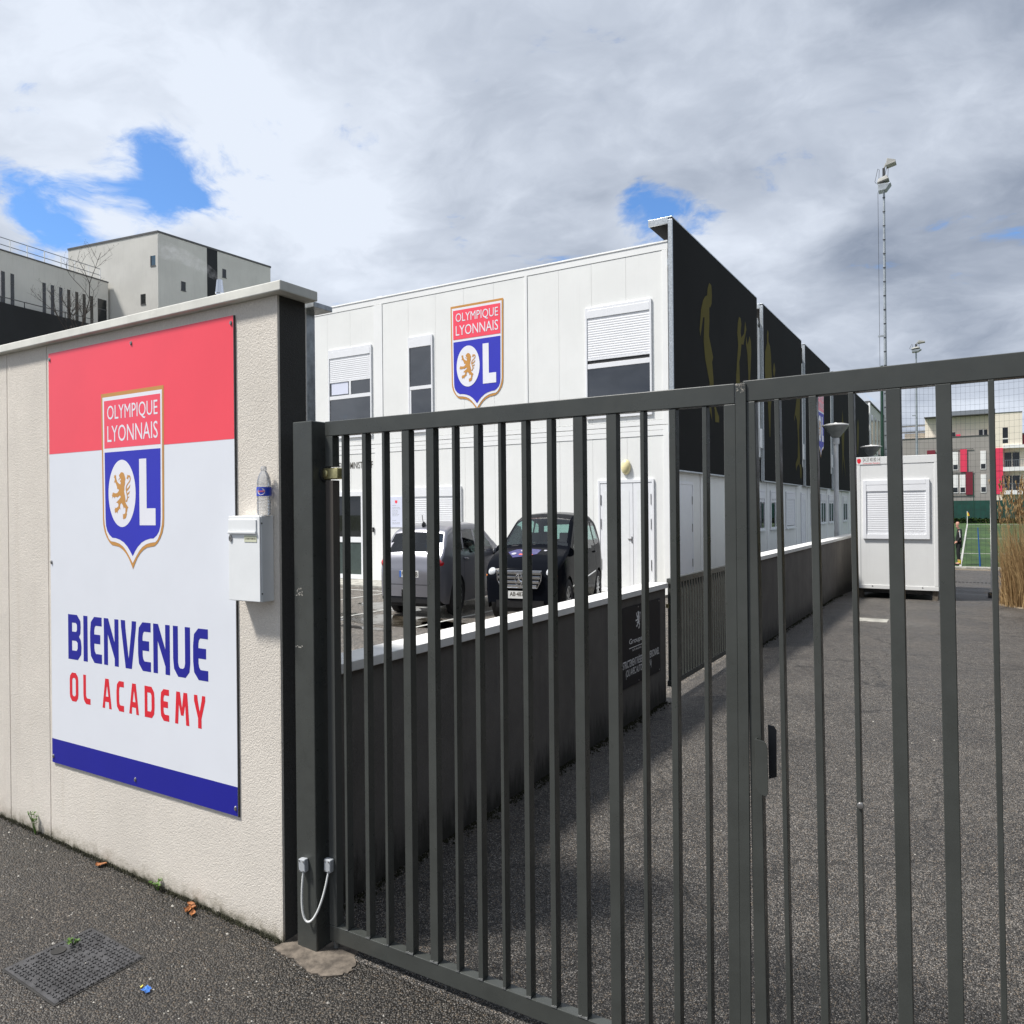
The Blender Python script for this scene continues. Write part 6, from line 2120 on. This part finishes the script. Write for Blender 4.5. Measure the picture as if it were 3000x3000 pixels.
# ------------------------------------------------------------------ pavement details
mh = thing('manhole_cover', 'rectangular cast iron manhole cover set in the pavement', 'manhole cover', (-2.815, 1.55, .015))
mz = lambda x, y: hz(x, y)
ct = [(-2.985, 1.714), (-2.637, 1.708), (-2.641, 1.389), (-2.989, 1.395)]
q4 = lambda k, dz: [((-2.813 + (x + 2.813) * k), (1.5515 + (y - 1.5515) * k), mz(x, y) + dz) for x, y in ct]
obj('frame', G().hexa(q4(1.03, -.03), q4(1.03, .002)), 'iron_dark', mh)
obj('plate', G().hexa(q4(.985, -.02), q4(.985, .0035)), 'iron', mh)
cl = G()
rm = random.Random(2)
nxx, nyy = 19, 17
for i in range(nxx):
    for j in range(nyy):
        u = -2.975 + .0178 * (i + .5)
        v = 1.402 + .0178 * (j + .5)
        if (u + 2.82) ** 2 + (v - 1.655) ** 2 < .034 ** 2 and False:
            continue
        if abs(u + 2.935) < .03 and abs(v - 1.56) < .04:
            continue
        if rm.random() < .07:
            continue
        z = mz(u, v) + .0036
        h = .0035
        if (i + j) % 2:
            cl.box(u - .0062, u + .0062, v - .0018, v + .0018, z, z + h)
            cl.box(u - .0018, u + .0018, v + .0019, v + .0062, z, z + h)
        else:
            cl.box(u - .0018, u + .0018, v - .0062, v + .0062, z, z + h)
            cl.box(u + .0019, u + .0062, v - .0018, v + .0018, z, z + h)
ko = obj('tread_cleats', cl, 'iron', mh, recalc=False)
ko['kind'] = 'stuff'
obj('key_recess', G().lathe((-2.935, 1.56, mz(-2.935, 1.56) + .003), [(.026, 0), (.026, .003), (.020, .0032)], 18), 'iron_dark', mh)
wr = thing('sweet_wrapper', 'crumpled bright blue sweet wrapper on the pavement', 'wrapper', (-2.453, 1.595, .005))
g = G()
rw = random.Random(6)
for j in range(5):
    for i in range(5):
        g.v.append((-2.467 + .0075 * i + rw.uniform(-.003, .003), 1.582 + .0065 * j + rw.uniform(-.003, .003), .010 + rw.uniform(0, .018) * (1 - abs(i - 2) / 3)))
for j in range(4):
    for i in range(4):
        g.f.append((j * 5 + i, j * 5 + i + 1, j * 5 + i + 6, j * 5 + i + 5))
obj('foil', g, 'wrapper_blue', wr)
g = G()
g.v = [(-2.468, 1.582, .024), (-2.458, 1.580, .027), (-2.460, 1.590, .030), (-2.468, 1.592, .027)]
g.f = [(0, 1, 2, 3)]
obj('yellow_print', g, 'wrapper_yellow', wr)


def weed(x, y, h, n, lab):
    t = thing('weed', lab, 'weed', (x, y, mz(x, y)), 'weeds along the foot of the wall')
    r = random.Random(int(x * 1000))
    st_, lf_ = G(), G()
    for k in range(n):
        a = r.uniform(0, 6.28)
        ln = r.uniform(.015, .04)
        top = Vector((x + ln * math.cos(a), y + ln * .5 * math.sin(a) - .01, mz(x, y) + h * r.uniform(.55, 1)))
        mid = Vector((x, y, mz(x, y))).lerp(top, .5) + Vector((r.uniform(-.008, .008), 0, .01))
        st_.tube([(x, y, mz(x, y) - .005), mid, top], .0016, 5)
        for q in range(9):
            c = mid.lerp(top, r.random())
            b_ = r.uniform(0, 6.28)
            d_ = Vector((math.cos(b_), math.sin(b_) * .6, r.uniform(-.2, .6))).normalized() * r.uniform(.008, .018)
            w_ = Vector((-d_.y, d_.x, .004)).normalized() * .004
            i = len(lf_.v)
            lf_.v += [tuple(c), tuple(c + d_ * .5 + w_), tuple(c + d_), tuple(c + d_ * .5 - w_)]
            lf_.f.append((i, i + 1, i + 2, i + 3))
    obj('stems', st_, 'leaf_green', t)
    obj('leaves', lf_, 'leaf_green', t, recalc=False)


weed(-4.02, 2.030, .13, 5, 'tall spindly weed at the foot of the wall, left of the wall joint')
weed(-3.03, 2.032, .055, 4, 'small leafy weed tuft at the foot of the wall below the sign')
weed(-2.93, 1.615, .03, 4, 'tiny green weed growing on the manhole cover rim')
rl = random.Random(40)
spots = [(-2.80, 2.018, 'dry orange leaves heaped at the wall foot'), (-2.755, 1.995, 'dry orange leaf beside the heap at the wall foot'), (-3.44, 2.02, 'single dry orange leaf at the wall foot below the sign edge'), (-4.38, 2.0, 'curled brown leaf at the far left of the wall foot')]
for x, y, lab in spots:
    lf_ = thing('dry_leaf', lab, 'leaf', (x, y, mz(x, y)), 'fallen leaves along the wall')
    for k in range(3 if 'heap' in lab else 2):
        u, v, a = x + rl.uniform(-.025, .025), y + rl.uniform(-.012, .012), rl.uniform(0, 6.28)
        g = G()
        for j in range(5):
            t = j / 4 - .5
            wd = .011 * (1 - (2 * t) ** 2) + .001
            z = mz(u, v) + .004 + .016 * t * t + rl.uniform(0, .004)
            for s_ in (-1, 0, 1):
                g.v.append((u + math.cos(a) * t * .04 - math.sin(a) * s_ * wd, v + math.sin(a) * t * .04 + math.cos(a) * s_ * wd, z + .006 * abs(s_)))
        for j in range(4):
            for s_ in (0, 1):
                i = j * 3 + s_
                g.f.append((i, i + 1, i + 4, i + 3))
        obj('blade', g, 'leaf_dry', lf_)
# moss and grit in the corner between wall and pavement, loose stones
mg = G()
for k in range(2600):
    x = rl.uniform(-5.2, -2.28)
    y = 2.046 - abs(rl.gauss(0, .008))
    z = mz(x, y) + max(0, .012 - (2.046 - y) * .5) * rl.random()
    s_ = rl.uniform(.002, .0055)
    i = len(mg.v)
    mg.v += [(x - s_, y, z), (x + s_, y - s_ * .5, z), (x, y + s_, z), (x, y, z + s_ * 1.3)]
    mg.f += [(i, i + 1, i + 3), (i + 1, i + 2, i + 3), (i + 2, i, i + 3)]
for k in range(3200):
    y = rl.uniform(2.25, 6.3) if rl.random() < .6 else rl.uniform(9.3, 16)
    x = (-2.284 if y < 7 else -2.212) + abs(rl.gauss(0, .03))
    z = mz(x, y)
    s_ = rl.uniform(.004, .011)
    i = len(mg.v)
    mg.v += [(x - s_, y, z), (x + s_, y - s_ * .5, z), (x, y + s_, z), (x, y, z + s_ * 1.2)]
    mg.f += [(i, i + 1, i + 3), (i + 1, i + 2, i + 3), (i + 2, i, i + 3)]
struct('moss', mg, 'moss', kind='stuff', recalc=False)
pb = G()
for k in range(1100):
    if k < 800:
        x, y = rl.uniform(-4.6, -.2), rl.uniform(.9, 2.0)
    else:
        x, y = rl.uniform(-2.2, .5), rl.uniform(2.2, 8)
    s_ = rl.uniform(.0018, .0048) * (1.8 if rl.random() < .06 else 1)
    z = mz(x, y)
    i = len(pb.v)
    for j in range(5):
        a = j * 1.2566 + rl.uniform(-.3, .3)
        pb.v.append((x + s_ * math.cos(a), y + s_ * math.sin(a) * .8, z + .0005))
    pb.v.append((x, y, z + s_ * .9))
    for j in range(5):
        pb.f.append((i + j, i + (j + 1) % 5, i + 5))
struct('loose_stones', pb, 'pebble_pale', kind='stuff', recalc=False)

# evergreen hedge out of view, mirrored in gate bars; enlarged to block sky light
hq = random.Random(77)
eh = G()
for k in range(20000):
    y = hq.uniform(-1.0, 14.2)
    z = hq.uniform(.05, 4.3)
    fx = hq.random()
    x = 2.25 + (hq.uniform(0, .16) if fx < .75 else hq.uniform(0, 1.1)) + .12 * math.sin(y * 2.1 + z)
    if fx >= .75:
        z = 4.15 + hq.uniform(0, .2)
    a = hq.uniform(0, 6.28)
    u = Vector((math.cos(a) * .6, math.sin(a), hq.uniform(-.7, .7))).normalized() * hq.uniform(.05, .10)
    w = Vector((-math.sin(a) * .6, math.cos(a), hq.uniform(-.7, .7))).normalized() * hq.uniform(.03, .06)
    c = Vector((x, y, z))
    i = len(eh.v)
    eh.v += [tuple(c - u), tuple(c + w), tuple(c + u), tuple(c - w)]
    eh.f.append((i, i + 1, i + 2, i + 3))
hh = thing('evergreen_hedge', 'unseen evergreen hedge, made tall to block sky, along the right-hand side of the driveway', 'hedge', (2.8, 6.6, 0))
bx('inner_twigs', hh, 'bark', 2.42, 3.3, -.9, 14.1, 0, 4.15)
eo = obj('foliage', eh, 'hedge_dark', hh, recalc=False)
eo['kind'] = 'stuff'
obj('cover_plate', G().box(-1.5, -1.08, 12.15, 12.5, -.02, .006), 'kerb_stone')
tag(bpy.data.objects['cover_plate'], 'pale flat cover plate let into the driveway before the site cabin', 'cover')
